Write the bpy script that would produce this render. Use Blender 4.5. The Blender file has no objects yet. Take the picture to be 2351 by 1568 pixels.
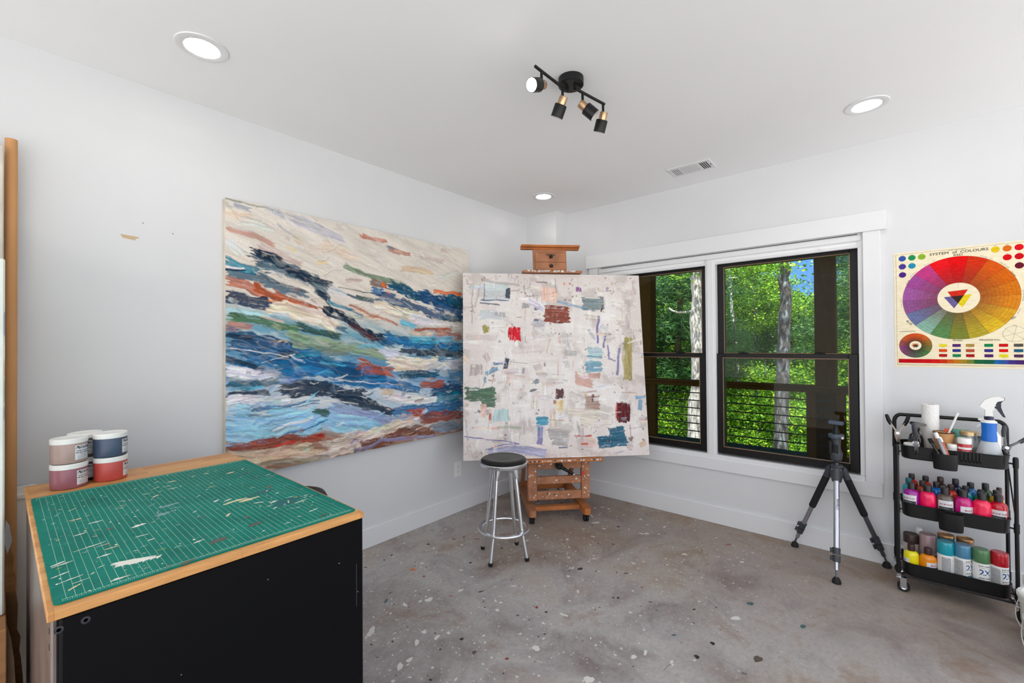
import bpy, bmesh, math, random
import numpy as np
from mathutils import Matrix, Vector, Quaternion
from math import sin, cos, pi, radians, tan, atan2, sqrt

SC = bpy.context.scene
COL = SC.collection

# ------------------------------------------------------------------ camera, world, sun, exposure
CAM_Z = 1.29
cam_d = bpy.data.cameras.new('camera')
cam = bpy.data.objects.new('camera', cam_d); COL.objects.link(cam)
YAW, PITCH, ROLL = 0.706203261, 0.00869619991, -0.00721042376
_f = Vector((cos(YAW)*cos(PITCH), sin(YAW)*cos(PITCH), sin(PITCH)))
_r0 = Vector((sin(YAW), -cos(YAW), 0)); _u0 = _r0.cross(_f)
_r = cos(ROLL)*_r0 + sin(ROLL)*_u0; _u = -sin(ROLL)*_r0 + cos(ROLL)*_u0
M = Matrix.Identity(4)
for i in range(3):
    M[i][0], M[i][1], M[i][2] = _r[i], _u[i], -_f[i]
M[2][3] = CAM_Z
cam.matrix_world = M
cam_d.sensor_width = 36.0; cam_d.sensor_fit = 'HORIZONTAL'
cam_d.lens = 1005.1/2351*36.0
cam_d.clip_start = 0.02; cam_d.clip_end = 300
SC.camera = cam

SC.view_settings.view_transform = 'Standard'
SC.view_settings.look = 'None'
SC.view_settings.gamma = 1.0
SC.view_settings.use_curve_mapping = False
SC.view_settings.exposure = 0.38
SC.cycles.use_denoising = True
SC.cycles.max_bounces = 8
SC.cycles.diffuse_bounces = 6
SC.cycles.glossy_bounces = 4
SC.cycles.transparent_max_bounces = 16
SC.cycles.sample_clamp_indirect = 6.0
SC.cycles.caustics_reflective = False
SC.cycles.caustics_refractive = False

wd = bpy.data.worlds.new('sky'); SC.world = wd; wd.use_nodes = True
nt = wd.node_tree; nt.nodes.clear()
wo = nt.nodes.new('ShaderNodeOutputWorld'); bg = nt.nodes.new('ShaderNodeBackground')
tc = nt.nodes.new('ShaderNodeTexCoord'); sx = nt.nodes.new('ShaderNodeSeparateXYZ')
rp = nt.nodes.new('ShaderNodeValToRGB'); mr = nt.nodes.new('ShaderNodeMapRange')
nt.links.new(tc.outputs['Generated'], sx.inputs[0]); nt.links.new(sx.outputs['Z'], mr.inputs['Value'])
mr.inputs['From Min'].default_value = -1; mr.inputs['From Max'].default_value = 1
nt.links.new(mr.outputs[0], rp.inputs[0]); nt.links.new(rp.outputs[0], bg.inputs[0]); nt.links.new(bg.outputs[0], wo.inputs[0])
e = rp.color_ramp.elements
e[0].position = 0.0; e[0].color = (2.25, 2.25, 2.22, 1)  # below the horizon: brighter than the sky, added as fill for the ceiling
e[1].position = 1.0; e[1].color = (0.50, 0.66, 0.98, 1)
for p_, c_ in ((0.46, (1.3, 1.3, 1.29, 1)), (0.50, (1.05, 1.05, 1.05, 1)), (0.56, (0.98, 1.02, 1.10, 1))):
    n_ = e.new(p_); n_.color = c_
# clear deep-blue sky over the wood on the window side, hazier and paler on the other side
rb = nt.nodes.new('ShaderNodeValToRGB'); nt.links.new(mr.outputs[0], rb.inputs[0])
rb.color_ramp.elements[0].position = 0.47; rb.color_ramp.elements[0].color = (0.22, 0.26, 0.20, 1)
rb.color_ramp.elements[1].position = 1.0; rb.color_ramp.elements[1].color = (0.08, 0.20, 0.56, 1)
q_ = rb.color_ramp.elements.new(0.51); q_.color = (0.10, 0.26, 0.55, 1)
m2 = nt.nodes.new('ShaderNodeMapRange'); nt.links.new(sx.outputs['X'], m2.inputs['Value']); m2.inputs['From Min'].default_value = 0.0; m2.inputs['From Max'].default_value = 0.45
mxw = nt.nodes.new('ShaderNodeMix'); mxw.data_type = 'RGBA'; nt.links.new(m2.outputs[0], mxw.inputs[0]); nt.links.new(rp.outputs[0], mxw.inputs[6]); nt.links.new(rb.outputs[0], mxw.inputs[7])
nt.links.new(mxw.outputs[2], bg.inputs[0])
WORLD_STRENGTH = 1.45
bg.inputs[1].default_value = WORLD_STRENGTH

SUN_STRENGTH = 11.0
sd = bpy.data.lights.new('sun', 'SUN'); sd.energy = SUN_STRENGTH; sd.angle = radians(0.6); sd.color = (1.0, 0.96, 0.88)
so = bpy.data.objects.new('sun', sd); COL.objects.link(so)
so.location = (-4, -2, 12)
so.rotation_euler = Vector((0.40, 0.20, -0.90)).to_track_quat('-Z', 'Y').to_euler()
LAMP = 92.0          # emission of the recessed lamps
SPOT = 22.0          # emission of the lit track head

# ------------------------------------------------------------------ colour and materials
def lin(c):
    return tuple(((x/255)/12.92 if x/255 <= 0.04045 else ((x/255+0.055)/1.055)**2.4) for x in c)
MATS = {}
def newmat(name):
    m = bpy.data.materials.new(name); m.use_nodes = True
    m.node_tree.nodes.clear()
    o = m.node_tree.nodes.new('ShaderNodeOutputMaterial')
    b = m.node_tree.nodes.new('ShaderNodeBsdfPrincipled')
    m.node_tree.links.new(b.outputs[0], o.inputs[0])
    return m, m.node_tree, b, o
def N(t, kind, **kw):
    n = t.nodes.new('ShaderNode'+kind)
    for k, v in kw.items():
        if k.startswith('_'): setattr(n, k[1:], v)
        else: n.inputs[k.replace('__', ' ')].default_value = v
    return n
def ramp(t, src, stops):
    r = t.nodes.new('ShaderNodeValToRGB'); el = r.color_ramp.elements
    el[0].position, el[0].color = stops[0][0], (*stops[0][1], 1)
    el[1].position, el[1].color = stops[-1][0], (*stops[-1][1], 1)
    for p, c in stops[1:-1]:
        q = el.new(p); q.color = (*c, 1)
    t.links.new(src, r.inputs[0]); return r
def mixc(t, a, b, f):
    n = t.nodes.new('ShaderNodeMix'); n.data_type = 'RGBA'
    for i, s in ((0, f), (6, a), (7, b)):
        if hasattr(s, 'is_output') or isinstance(s, bpy.types.NodeSocket): t.links.new(s, n.inputs[i])
        else: n.inputs[i].default_value = s if i == 0 else (*s, 1)
    return n.outputs[2]
def objco(t, scale=(1, 1, 1), rot=(0, 0, 0), kind='Object'):
    c = t.nodes.new('ShaderNodeTexCoord'); m = t.nodes.new('ShaderNodeMapping')
    m.inputs['Scale'].default_value = scale; m.inputs['Rotation'].default_value = rot
    t.links.new(c.outputs[kind], m.inputs[0]); return m.outputs[0]
def bump(t, b, src, strength=0.2, dist=0.002):
    n = t.nodes.new('ShaderNodeBump'); n.inputs['Strength'].default_value = strength; n.inputs['Distance'].default_value = dist
    t.links.new(src, n.inputs['Height']); t.links.new(n.outputs[0], b.inputs['Normal'])
def pm(name, c, rough=0.5, metal=0.0, var=0.0, vs=20.0, bmp=0.0, bs=200.0, coat=0.0, spec=0.5, stretch=(1, 1, 1), bd=0.001):
    """plain procedural material: colour with a little noise, optional bump"""
    if name in MATS: return MATS[name]
    m, t, b, o = newmat(name)
    L = lin(c)
    b.inputs['Roughness'].default_value = rough; b.inputs['Metallic'].default_value = metal
    b.inputs['Coat Weight'].default_value = coat; b.inputs['Specular IOR Level'].default_value = spec
    co = objco(t, stretch)
    if var > 0:
        n = N(t, 'TexNoise', Scale=vs, Detail=4.0); t.links.new(co, n.inputs['Vector'])
        r = ramp(t, n.outputs['Fac'], [(0.3, tuple(x*(1-var) for x in L)), (0.7, tuple(min(1, x*(1+var)) for x in L))])
        t.links.new(r.outputs[0], b.inputs['Base Color'])
    else:
        b.inputs['Base Color'].default_value = (*L, 1)
    if bmp > 0:
        n = N(t, 'TexNoise', Scale=bs, Detail=3.0); t.links.new(co, n.inputs['Vector']); bump(t, b, n.outputs['Fac'], bmp, bd)
    MATS[name] = m; return m
def glassy(name, c=(1, 1, 1), fac=0.06, rough=0.02, tint=0.0):
    """thin clear sheet: mostly see-through with a faint reflection"""
    if name in MATS: return MATS[name]
    m, t, b, o = newmat(name); t.nodes.remove(b)
    tr = N(t, 'BsdfTransparent', Color=(*c, 1)); gl = N(t, 'BsdfGlossy', Roughness=rough)
    mx = N(t, 'MixShader', Fac=fac)
    t.links.new(tr.outputs[0], mx.inputs[1]); t.links.new(gl.outputs[0], mx.inputs[2])
    if tint > 0:
        df = N(t, 'BsdfDiffuse', Color=(*c, 1)); m2 = N(t, 'MixShader', Fac=tint)
        t.links.new(mx.outputs[0], m2.inputs[1]); t.links.new(df.outputs[0], m2.inputs[2]); mx = m2
    t.links.new(mx.outputs[0], o.inputs[0]); MATS[name] = m; return m
def emit(name, c, s):
    if name in MATS: return MATS[name]
    m, t, b, o = newmat(name); t.nodes.remove(b)
    em = N(t, 'Emission', Color=(*lin(c), 1), Strength=s); t.links.new(em.outputs[0], o.inputs[0]); MATS[name] = m; return m

# ------------------------------------------------------------------ geometry collector
class G:
    def __init__(s): s.v = []; s.f = []; s.m = []
    def add(s, vs, fs, mi=0, M=None):
        o = len(s.v)
        if M is not None: vs = [tuple(M @ Vector(v)) for v in vs]
        s.v += [tuple(v) for v in vs]; s.f += [tuple(i+o for i in f) for f in fs]; s.m += [mi]*len(fs); return s
    def box(s, lo, hi, bev=0.0, mi=0, M=None):
        x0, y0, z0 = [min(a, b) for a, b in zip(lo, hi)]; x1, y1, z1 = [max(a, b) for a, b in zip(lo, hi)]
        if bev <= 0:
            vs = [(x, y, z) for z in (z0, z1) for y in (y0, y1) for x in (x0, x1)]
            return s.add(vs, [(0, 2, 3, 1), (4, 5, 7, 6), (0, 1, 5, 4), (2, 6, 7, 3), (0, 4, 6, 2), (1, 3, 7, 5)], mi, M)
        b = min(bev, (x1-x0)/2.01, (y1-y0)/2.01, (z1-z0)/2.01)
        vs = []; idx = {}
        for i in (0, 1):
            for j in (0, 1):
                for k in (0, 1):
                    X, Y, Z = (x0, x1)[i], (y0, y1)[j], (z0, z1)[k]; a, c, d = (1, -1)[i]*b, (1, -1)[j]*b, (1, -1)[k]*b
                    idx[i, j, k] = len(vs); vs += [(X, Y+c, Z+d), (X+a, Y, Z+d), (X+a, Y+c, Z)]
        I = lambda i, j, k, n: idx[i, j, k]+n
        fs = []
        for i in (0, 1):
            q = [I(i, 0, 0, 0), I(i, 1, 0, 0), I(i, 1, 1, 0), I(i, 0, 1, 0)]; fs.append(q if i else q[::-1])
            q = [I(0, i, 0, 1), I(0, i, 1, 1), I(1, i, 1, 1), I(1, i, 0, 1)]; fs.append(q if i else q[::-1])
            q = [I(0, 0, i, 2), I(1, 0, i, 2), I(1, 1, i, 2), I(0, 1, i, 2)]; fs.append(q if i else q[::-1])
        for i in (0, 1):
            for j in (0, 1):
                q = [I(i, j, 0, 0), I(i, j, 0, 1), I(i, j, 1, 1), I(i, j, 1, 0)]; fs.append(q if i == j else q[::-1])
                q = [I(i, 0, j, 2), I(i, 0, j, 0), I(i, 1, j, 0), I(i, 1, j, 2)]; fs.append(q if i == j else q[::-1])
                q = [I(0, i, j, 1), I(0, i, j, 2), I(1, i, j, 2), I(1, i, j, 1)]; fs.append(q if i == j else q[::-1])
        for i in (0, 1):
            for j in (0, 1):
                for k in (0, 1):
                    q = [I(i, j, k, 0), I(i, j, k, 1), I(i, j, k, 2)]; fs.append(q if (i+j+k) % 2 else q[::-1])
        return s.add(vs, fs, mi, M)
    def cyl(s, p0, p1, r0, r1=None, n=20, mi=0, caps=True, M=None):
        return s.tube([p0, p1], [r0, r0 if r1 is None else r1], n, mi, caps, M=M)
    def tube(s, pts, r, n=10, mi=0, caps=True, closed=False, M=None):
        P = [Vector(p) for p in pts]; R = r if isinstance(r, (list, tuple)) else [r]*len(P); k = len(P)
        vs = []; prev = None
        for i in range(k):
            if closed: d = P[(i+1) % k]-P[i-1]
            else: d = P[min(i+1, k-1)]-P[max(i-1, 0)]
            d.normalize()
            if prev is None:
                a = Vector((0, 0, 1)) if abs(d.z) < 0.9 else Vector((1, 0, 0))
                a = (a-d*a.dot(d)).normalized()
            else:
                a = (prev-d*prev.dot(d)).normalized()
            prev = a; b = d.cross(a)
            vs += [tuple(P[i]+(a*cos(2*pi*j/n)+b*sin(2*pi*j/n))*R[i]) for j in range(n)]
        fs = []
        for i in range(k if closed else k-1):
            q = (i+1) % k
            fs += [(i*n+j, i*n+(j+1) % n, q*n+(j+1) % n, q*n+j) for j in range(n)]
        if caps and not closed:
            fs += [tuple(range(n))[::-1], tuple((k-1)*n+j for j in range(n))]
        return s.add(vs, fs, mi, M)
    def lathe(s, prof, n=24, c=(0, 0, 0), sx=1, sy=1, mi=0, M=None, mis=None, cap=True):
        vs = []; fs = []; ms = []
        for (r, z) in prof: vs += [(c[0]+r*sx*cos(2*pi*j/n), c[1]+r*sy*sin(2*pi*j/n), c[2]+z) for j in range(n)]
        k = len(prof)
        for i in range(k-1):
            for j in range(n):
                fs.append((i*n+j, i*n+(j+1) % n, (i+1)*n+(j+1) % n, (i+1)*n+j)); ms.append(mis[i] if mis else mi)
        if cap and prof[0][0] > 1e-6: fs.append(tuple(range(n))[::-1]); ms.append(mis[0] if mis else mi)
        if cap and prof[-1][0] > 1e-6: fs.append(tuple((k-1)*n+j for j in range(n))); ms.append(mis[-1] if mis else mi)
        o = len(s.f); s.add(vs, fs, mi, M); s.m[o:] = ms; return s
    def prism(s, poly, z0, z1, mi=0, M=None):
        n = len(poly); vs = [(x, y, z0) for x, y in poly]+[(x, y, z1) for x, y in poly]
        return s.add(vs, [tuple(range(n))[::-1], tuple(range(n, 2*n))]+[(i, (i+1) % n, n+(i+1) % n, n+i) for i in range(n)], mi, M)
    def ball(s, c, r, nu=14, nv=8, mi=0, M=None):
        rx, ry, rz = r if isinstance(r, (tuple, list)) else (r, r, r)
        prof = [(sin(pi*i/nv), -cos(pi*i/nv)) for i in range(nv+1)]
        vs = []; fs = []
        for (a, z) in prof: vs += [(c[0]+a*rx*cos(2*pi*j/nu), c[1]+a*ry*sin(2*pi*j/nu), c[2]+z*rz) for j in range(nu)]
        for i in range(nv): fs += [(i*nu+j, i*nu+(j+1) % nu, (i+1)*nu+(j+1) % nu, (i+1)*nu+j) for j in range(nu)]
        return s.add(vs, fs, mi, M)
    def strip(s, pts, w, up, lift=0.0, mi=0):
        """flat ribbon following pts (ragged paint marks)"""
        up = Vector(up); P = [Vector(p) for p in pts]; vs = []
        for i, p in enumerate(P):
            d = (P[min(i+1, len(P)-1)]-P[max(i-1, 0)]).normalized(); sd_ = d.cross(up); ww = w[i] if isinstance(w, list) else w
            vs += [tuple(p+sd_*ww/2+up*lift), tuple(p-sd_*ww/2+up*lift)]
        return s.add(vs, [(2*i, 2*i+2, 2*i+3, 2*i+1) for i in range(len(P)-1)], mi)
def smooth_pts(pts, k=6, closed=False):
    P = [Vector(p) for p in pts]; n = len(P); out = []
    rng = range(n if closed else n-1)
    for i in rng:
        if closed: a, b, c, d = P[i-1], P[i], P[(i+1) % n], P[(i+2) % n]
        else: a, b, c, d = P[max(i-1, 0)], P[i], P[i+1], P[min(i+2, n-1)]
        for j in range(k):
            t = j/k
            out.append(0.5*((2*b)+(-a+c)*t+(2*a-5*b+4*c-d)*t*t+(-a+3*b-3*c+d)*t**3))
    if not closed: out.append(P[-1])
    return [tuple(p) for p in out]

# ------------------------------------------------------------------ objects
def obj(name, g, mats, parent=None, world=True, smooth=True, ang=32):
    me = bpy.data.meshes.new(name)
    vs = g.v
    if parent is not None and world:
        inv = MW[parent.name].inverted(); vs = [tuple(inv @ Vector(v)) for v in vs]
    me.from_pydata(vs, [], g.f)
    for m in (mats if isinstance(mats, (list, tuple)) else [mats]): me.materials.append(m)
    me.polygons.foreach_set('material_index', g.m)
    me.validate(clean_customdata=False)
    if smooth:
        me.shade_smooth(); me.set_sharp_from_angle(angle=radians(ang))
    o = bpy.data.objects.new(name, me); COL.objects.link(o)
    if parent is not None:
        o.parent = parent; MW[o.name] = MW[parent.name].copy()
    else: MW[o.name] = Matrix.Identity(4)
    return o
MW = {}
def tag(o, label, cat, group=None):
    o['label'] = label; o['category'] = cat
    if group: o['group'] = group
    return o
def thing(name, label, cat, loc=(0, 0, 0), rz=0.0, group=None):
    o = bpy.data.objects.new(name, None); COL.objects.link(o)
    o.location = loc; o.rotation_euler = (0, 0, rz); o.empty_display_size = 0.05
    MW[o.name] = Matrix.Translation(Vector(loc)) @ Matrix.Rotation(rz, 4, 'Z')
    return tag(o, label, cat, group)
def solo(name, g, mats, label, cat, group=None, **k):
    return tag(obj(name, g, mats, **k), label, cat, group)
def struct(name, g, mats, parent=None, **k):
    o = obj(name, g, mats, parent, **k); o['kind'] = 'structure'; return o
def copy_tree(o, parent=None):
    c = o.copy(); COL.objects.link(c); MW[c.name] = MW[o.name].copy()
    if parent is not None: c.parent = parent
    for ch in list(o.children): copy_tree(ch, c)
    return c
def dup(o, loc, rz, label, group=None, scale=None):
    c = copy_tree(o); c.location = loc; c.rotation_euler = (0, 0, rz); c['label'] = label
    if group: c['group'] = group
    if scale: c.scale = scale
    return c
def text_mesh(s, size, align='CENTER'):
    cu = bpy.data.curves.new('lettering', 'FONT'); cu.body = s; cu.size = size; cu.align_x = align; cu.align_y = 'CENTER'
    cu.fill_mode = 'FRONT' ; cu.resolution_u = 3
    t = bpy.data.objects.new('lettering', cu); COL.objects.link(t)
    dg = bpy.context.evaluated_depsgraph_get(); dg.update()
    me = bpy.data.meshes.new_from_object(t.evaluated_get(dg))
    vs = [tuple(v.co) for v in me.vertices]; fs = [tuple(p.vertices) for p in me.polygons]
    bpy.data.objects.remove(t); bpy.data.curves.remove(cu); bpy.data.meshes.remove(me)
    return vs, fs
def text_on(g, s, size, o, right, up, lift=0.0004, mi=0, align='CENTER', bold=0.0, sx=1.0):
    r = Vector(right).normalized(); u = Vector(up).normalized(); n = r.cross(u); o = Vector(o)+n*lift
    vs, fs = text_mesh(s, size, align)
    for k, (dx, dy) in enumerate(((0, 0),)+(((bold, 0), (-bold, 0), (0, bold), (0, -bold)) if bold else ())):
        g.add([tuple(o+r*(x*sx+dx)+u*(y+dy)+n*k*2e-6) for x, y, z in vs], fs, mi)
    return g
def text_round(g, s, size, c, r, a0, z, mi=0, sx=1, sy=1, bold=0.0, w=1.0):
    """lettering wrapped on an upright cylinder, centred at angle a0, reading from outside"""
    vs, fs = text_mesh(s, size, 'CENTER')
    for k, (dx, dy) in enumerate(((0, 0),)+(((bold, 0), (-bold, 0), (0, bold), (0, -bold)) if bold else ())):
        out = []; q = r+k*2e-6
        for x, y, _ in vs:
            a = a0+(x*w+dx)/r; out.append((c[0]+q*sx*cos(a), c[1]+q*sy*sin(a), c[2]+z+y+dy))
        g.add(out, fs, mi)
    return g
def patch_round(g, c, r, a0, a1, z0, z1, n=14, mi=0, sx=1, sy=1):
    vs = []
    for i in range(n+1):
        a = a0+(a1-a0)*i/n
        vs += [(c[0]+r*sx*cos(a), c[1]+r*sy*sin(a), c[2]+z0), (c[0]+r*sx*cos(a), c[1]+r*sy*sin(a), c[2]+z1)]
    g.add(vs, [(2*i, 2*i+2, 2*i+3, 2*i+1) for i in range(n)], mi); return g

# common materials
m_wall = pm('white_wall_paint', (215, 216, 218), 0.7, var=0.012, vs=3, bmp=0.05, bs=350)
m_ceil = pm('white_ceiling_paint', (238, 239, 240), 0.85, var=0.01, vs=2, bmp=0.05, bs=300)
m_trim = pm('white_trim_paint', (224, 225, 227), 0.38)
m_black = pm('black_plastic', (13, 13, 14), 0.45, spec=.35)
m_bmetal = pm('black_metal', (17, 17, 18), 0.42, 0.0, spec=.35, bmp=0.04, bs=500)
m_white = pm('white_plastic', (236, 236, 233), 0.35)
m_chrome = pm('chrome', (205, 205, 208), 0.16, 1.0)
m_alu = pm('brushed_aluminium', (224, 226, 229), 0.30, 1.0, bmp=0.03, bs=400)
m_rubber = pm('black_rubber', (16, 16, 18), 0.75)
m_ink = pm('black_ink', (24, 24, 26), 0.6)
m_paper = pm('label_paper', (222, 224, 228), 0.55)
m_blind = pm('white_blind_fabric', (238, 238, 239), 0.7)

# ================================================================== THE ROOM SHELL
YL, XR, HC = 2.543, 3.355, 2.478
def floor_material():
    m, t, b, o = newmat('stained_concrete')
    co = objco(t)
    n1 = N(t, 'TexNoise', Scale=0.9, Detail=6.0, Roughness=0.62); t.links.new(co, n1.inputs['Vector'])
    n2 = N(t, 'TexNoise', Scale=2.6, Detail=8.0, Roughness=0.68, Distortion=0.6); t.links.new(co, n2.inputs['Vector'])
    n3 = N(t, 'TexNoise', Scale=55.0, Detail=6.0, Roughness=0.75); t.links.new(co, n3.inputs['Vector'])
    base = ramp(t, n1.outputs['Fac'], [(0.38, lin((132, 124, 122))), (0.47, lin((172, 170, 170))), (0.54, lin((164, 154, 144))), (0.62, lin((142, 120, 100)))])
    var = ramp(t, n2.outputs['Fac'], [(0.34, lin((110, 96, 92))), (0.45, lin((156, 148, 147))), (0.55, lin((178, 174, 170))), (0.68, lin((142, 116, 96)))])
    c1 = mixc(t, base.outputs[0], var.outputs[0], 0.55)
    fine = ramp(t, n3.outputs['Fac'], [(0.25, (0.72, 0.72, 0.72)), (0.5, (1, 1, 1)), (0.75, (1.2, 1.2, 1.2))])
    mu = t.nodes.new('ShaderNodeMix'); mu.data_type = 'RGBA'; mu.blend_type = 'MULTIPLY'; mu.inputs[0].default_value = 0.75
    t.links.new(c1, mu.inputs[6]); t.links.new(fine.outputs[0], mu.inputs[7]); c = mu.outputs[2]
    # the boards-and-rust stain by the easel and the browner strip near the window wall
    sp = t.nodes.new('ShaderNodeSeparateXYZ'); t.links.new(co, sp.inputs[0])
    a = N(t, 'MapRange'); a.inputs['From Min'].default_value = 1.9; a.inputs['From Max'].default_value = 3.3; t.links.new(sp.outputs[0], a.inputs['Value'])
    mm = N(t, 'Math', _operation='MULTIPLY'); t.links.new(a.outputs[0], mm.inputs[0]); t.links.new(n2.outputs['Fac'], mm.inputs[1])
    c = mixc(t, c, lin((128, 102, 78)), mm.outputs[0])
    # paint flecks: several sizes of random spots
    for sc, thr, keep, col in ((16, 0.13, 0.66, lin((208, 205, 200))), (34, 0.24, 0.6, lin((208, 205, 200))), (70, 0.26, 0.55, lin((204, 201, 197))), (13, 0.15, 0.80, lin((40, 40, 46))), (30, 0.16, 0.83, lin((60, 48, 44)))):
        w = N(t, 'TexNoise', Scale=sc*1.4, Detail=3.0); t.links.new(co, w.inputs['Vector'])
        ad = N(t, 'VectorMath', _operation='MULTIPLY_ADD'); t.links.new(w.outputs['Color'], ad.inputs[0]); ad.inputs[1].default_value = (0.6/sc,)*3; t.links.new(co, ad.inputs[2])
        v = N(t, 'TexVoronoi', Scale=sc); t.links.new(ad.outputs[0], v.inputs['Vector'])
        s2 = t.nodes.new('ShaderNodeSeparateColor'); t.links.new(v.outputs['Color'], s2.inputs[0])
        rr = N(t, 'Math', _operation='MULTIPLY'); t.links.new(s2.outputs[1], rr.inputs[0]); rr.inputs[1].default_value = thr
        lt = N(t, 'Math', _operation='LESS_THAN'); t.links.new(v.outputs['Distance'], lt.inputs[0]); t.links.new(rr.outputs[0], lt.inputs[1])
        kp = N(t, 'Math', _operation='GREATER_THAN'); t.links.new(s2.outputs[0], kp.inputs[0]); kp.inputs[1].default_value = keep
        an = N(t, 'Math', _operation='MULTIPLY'); t.links.new(lt.outputs[0], an.inputs[0]); t.links.new(kp.outputs[0], an.inputs[1])
        # fewer flecks towards the cart side
        b2 = N(t, 'MapRange'); b2.inputs['From Min'].default_value = 0.1; b2.inputs['From Max'].default_value = 0.9; b2.inputs['To Min'].default_value = 0.12; t.links.new(sp.outputs[1], b2.inputs['Value'])
        a3 = N(t, 'Math', _operation='MULTIPLY'); t.links.new(an.outputs[0], a3.inputs[0]); t.links.new(b2.outputs[0], a3.inputs[1])
        c = mixc(t, c, col, a3.outputs[0])
    t.links.new(c, b.inputs['Base Color'])
    rg = N(t, 'MapRange'); rg.inputs['To Min'].default_value = 0.42; rg.inputs['To Max'].default_value = 0.68; t.links.new(n2.outputs['Fac'], rg.inputs['Value']); t.links.new(rg.outputs[0], b.inputs['Roughness'])
    bump(t, b, n3.outputs['Fac'], 0.15, 0.001)
    return m
random.seed(4)
def blob(g, x, y, z, r, mi, el=1.0, rot=0.0, rag=0.35, n=12, h=0.0006):
    ph = [random.uniform(0, 6.28) for _ in range(3)]
    vs = [(x, y, z+h)]
    for i in range(n):
        a = 2*pi*i/n; q = r*(1+rag*(0.5*sin(2*a+ph[0])+0.35*sin(3*a+ph[1])+0.3*sin(5*a+ph[2])))
        px, py = q*cos(a)*el, q*sin(a)
        vs.append((x+px*cos(rot)-py*sin(rot), y+px*sin(rot)+py*cos(rot), z+h*0.4))
    g.add(vs, [(0, 1+i, 1+(i+1) % n) for i in range(n)], mi)
g = G(); g.box((-2.4, -2.4, -0.12), (3.52, 2.70, 0))
PW, PK, PB, PO, PR, PT = 1, 2, 3, 4, 5, 6
for x, y, r, mi, el, rot in ((1.422, 1.781, .019, PW, 1, 0), (1.095, 1.784, 0.0150, PW, 2.2, .6), (1.183, 1.566, 0.0088, PW, 2.4, .7), (1.261, 1.525, .01, PW, 1.6, .3),
        (1.098, 1.503, 0.0116, PW, 1.2, 0), (1.051, 1.502, 0.0109, PW, 2.0, .6), (1.487, 1.146, .016, PW, 1.1, 0), (1.478, .884, 0.0177, PW, 1.1, .2), (1.314, 1.508, .009, PW, 1, 0),
        (1.552, 2.088, .012, PO, 1.6, -.6), (2.175, 1.352, .013, PK, 1.3, 0), (2.017, .411, .014, PB, 1.8, -.5), (1.871, .606, .010, PK, 1.2, 0), (1.998, .581, .009, PK, 1.3, 0),
        (2.422, .524, .014, PT, 1.3, 0), (1.704, .805, .012, PW, 1, 0), (2.811, 1.611, .014, PW, 2.2, -.7), (2.871, 1.25, .01, PW, 2, -.5), (2.45, 1.62, .011, PW, 1.2, 0), (2.05, 1.05, .008, PK, 1, 0),
        (2.38, .30, .012, PT, 1.3, 0), (2.25, .55, 0.0136, PW, 1.8, -.4), (1.72, 1.32, .009, PR, 1, 0), (1.36, 1.20, .007, PR, 1.2, 0), (1.30, 1.33, .010, PB, 1, 0)):
    blob(g, x, y, 0, r, mi, el, rot)
for i in range(330):
    x = random.uniform(0.9, 3.2); y = random.uniform(0.2, 2.4)
    if random.random() > min(1, (y-x*0.28+0.25)): continue
    blob(g, x, y, 0, random.choice((.002, .003, .004, .006, .008)), random.choice((PW,)*8+(PK, PK, PB, PT, PR)), random.uniform(1, 2.6), random.uniform(0, 3), 0.4, 9)
for i in range(26):   # thin scuffs and drips
    x = random.uniform(1.1, 2.6); y = random.uniform(0.5, 2.2); a = random.uniform(0, 3); l = random.uniform(.02, .08); k = random.uniform(-.6, .6)
    pts = [(x+cos(a+k*q)*l*q, y+sin(a+k*q)*l*q, 0) for q in (0, .3, .6, 1)]
    g.strip(pts, random.uniform(.001, .0025), (0, 0, 1), .0005, random.choice((PW, PW, PK, PT)))
struct('floor', g, [floor_material(), pm('dried_white_paint', (216, 214, 208), 0.5), pm('dried_black_paint', (36, 37, 44), 0.5), pm('dried_brown_paint', (92, 78, 70), 0.5),
    pm('dried_orange_paint', (205, 108, 48), 0.5), pm('dried_red_paint', (140, 52, 48), 0.5), pm('dried_teal_paint', (70, 98, 102), 0.5)])
g = G(); g.box((-2.4, -2.4, HC), (3.52, 2.70, HC+.1)); struct('ceiling', g, m_ceil)
g = G(); g.box((-2.4, YL, 0), (3.50, YL+.15, HC)); struct('wall_left', g, m_wall)
WY0, WY1, WZ0, WZ1 = 0.098, 1.877, 0.47, 1.947      # window opening
g = G()
g.box((XR, -2.4, 0), (XR+.15, WY0, HC)); g.box((XR, WY1, 0), (XR+.15, YL, HC)); g.box((XR, WY0, 0), (XR+.15, WY1, WZ0)); g.box((XR, WY0, WZ1), (XR+.15, WY1, HC))
struct('wall_right', g, m_wall)
g = G(); g.box((3.197, 2.205, 0), (XR, YL, HC)); struct('wall_corner', g, m_wall)
BH = 0.126
g = G(); g.box((-2.4, YL-.015, 0), (3.197, YL, BH), .003); struct('baseboard_left', g, m_trim)
g = G(); g.box((XR-.015, -2.4, 0), (XR, 2.205, BH), .003); struct('baseboard_right', g, m_trim)
g = G(); g.box((3.182, 2.190, 0), (3.197, YL-.015, BH), .003); g.box((3.182, 2.190, 0), (XR-.015, 2.205, BH), .003); struct('baseboard_corner', g, m_trim)
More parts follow.
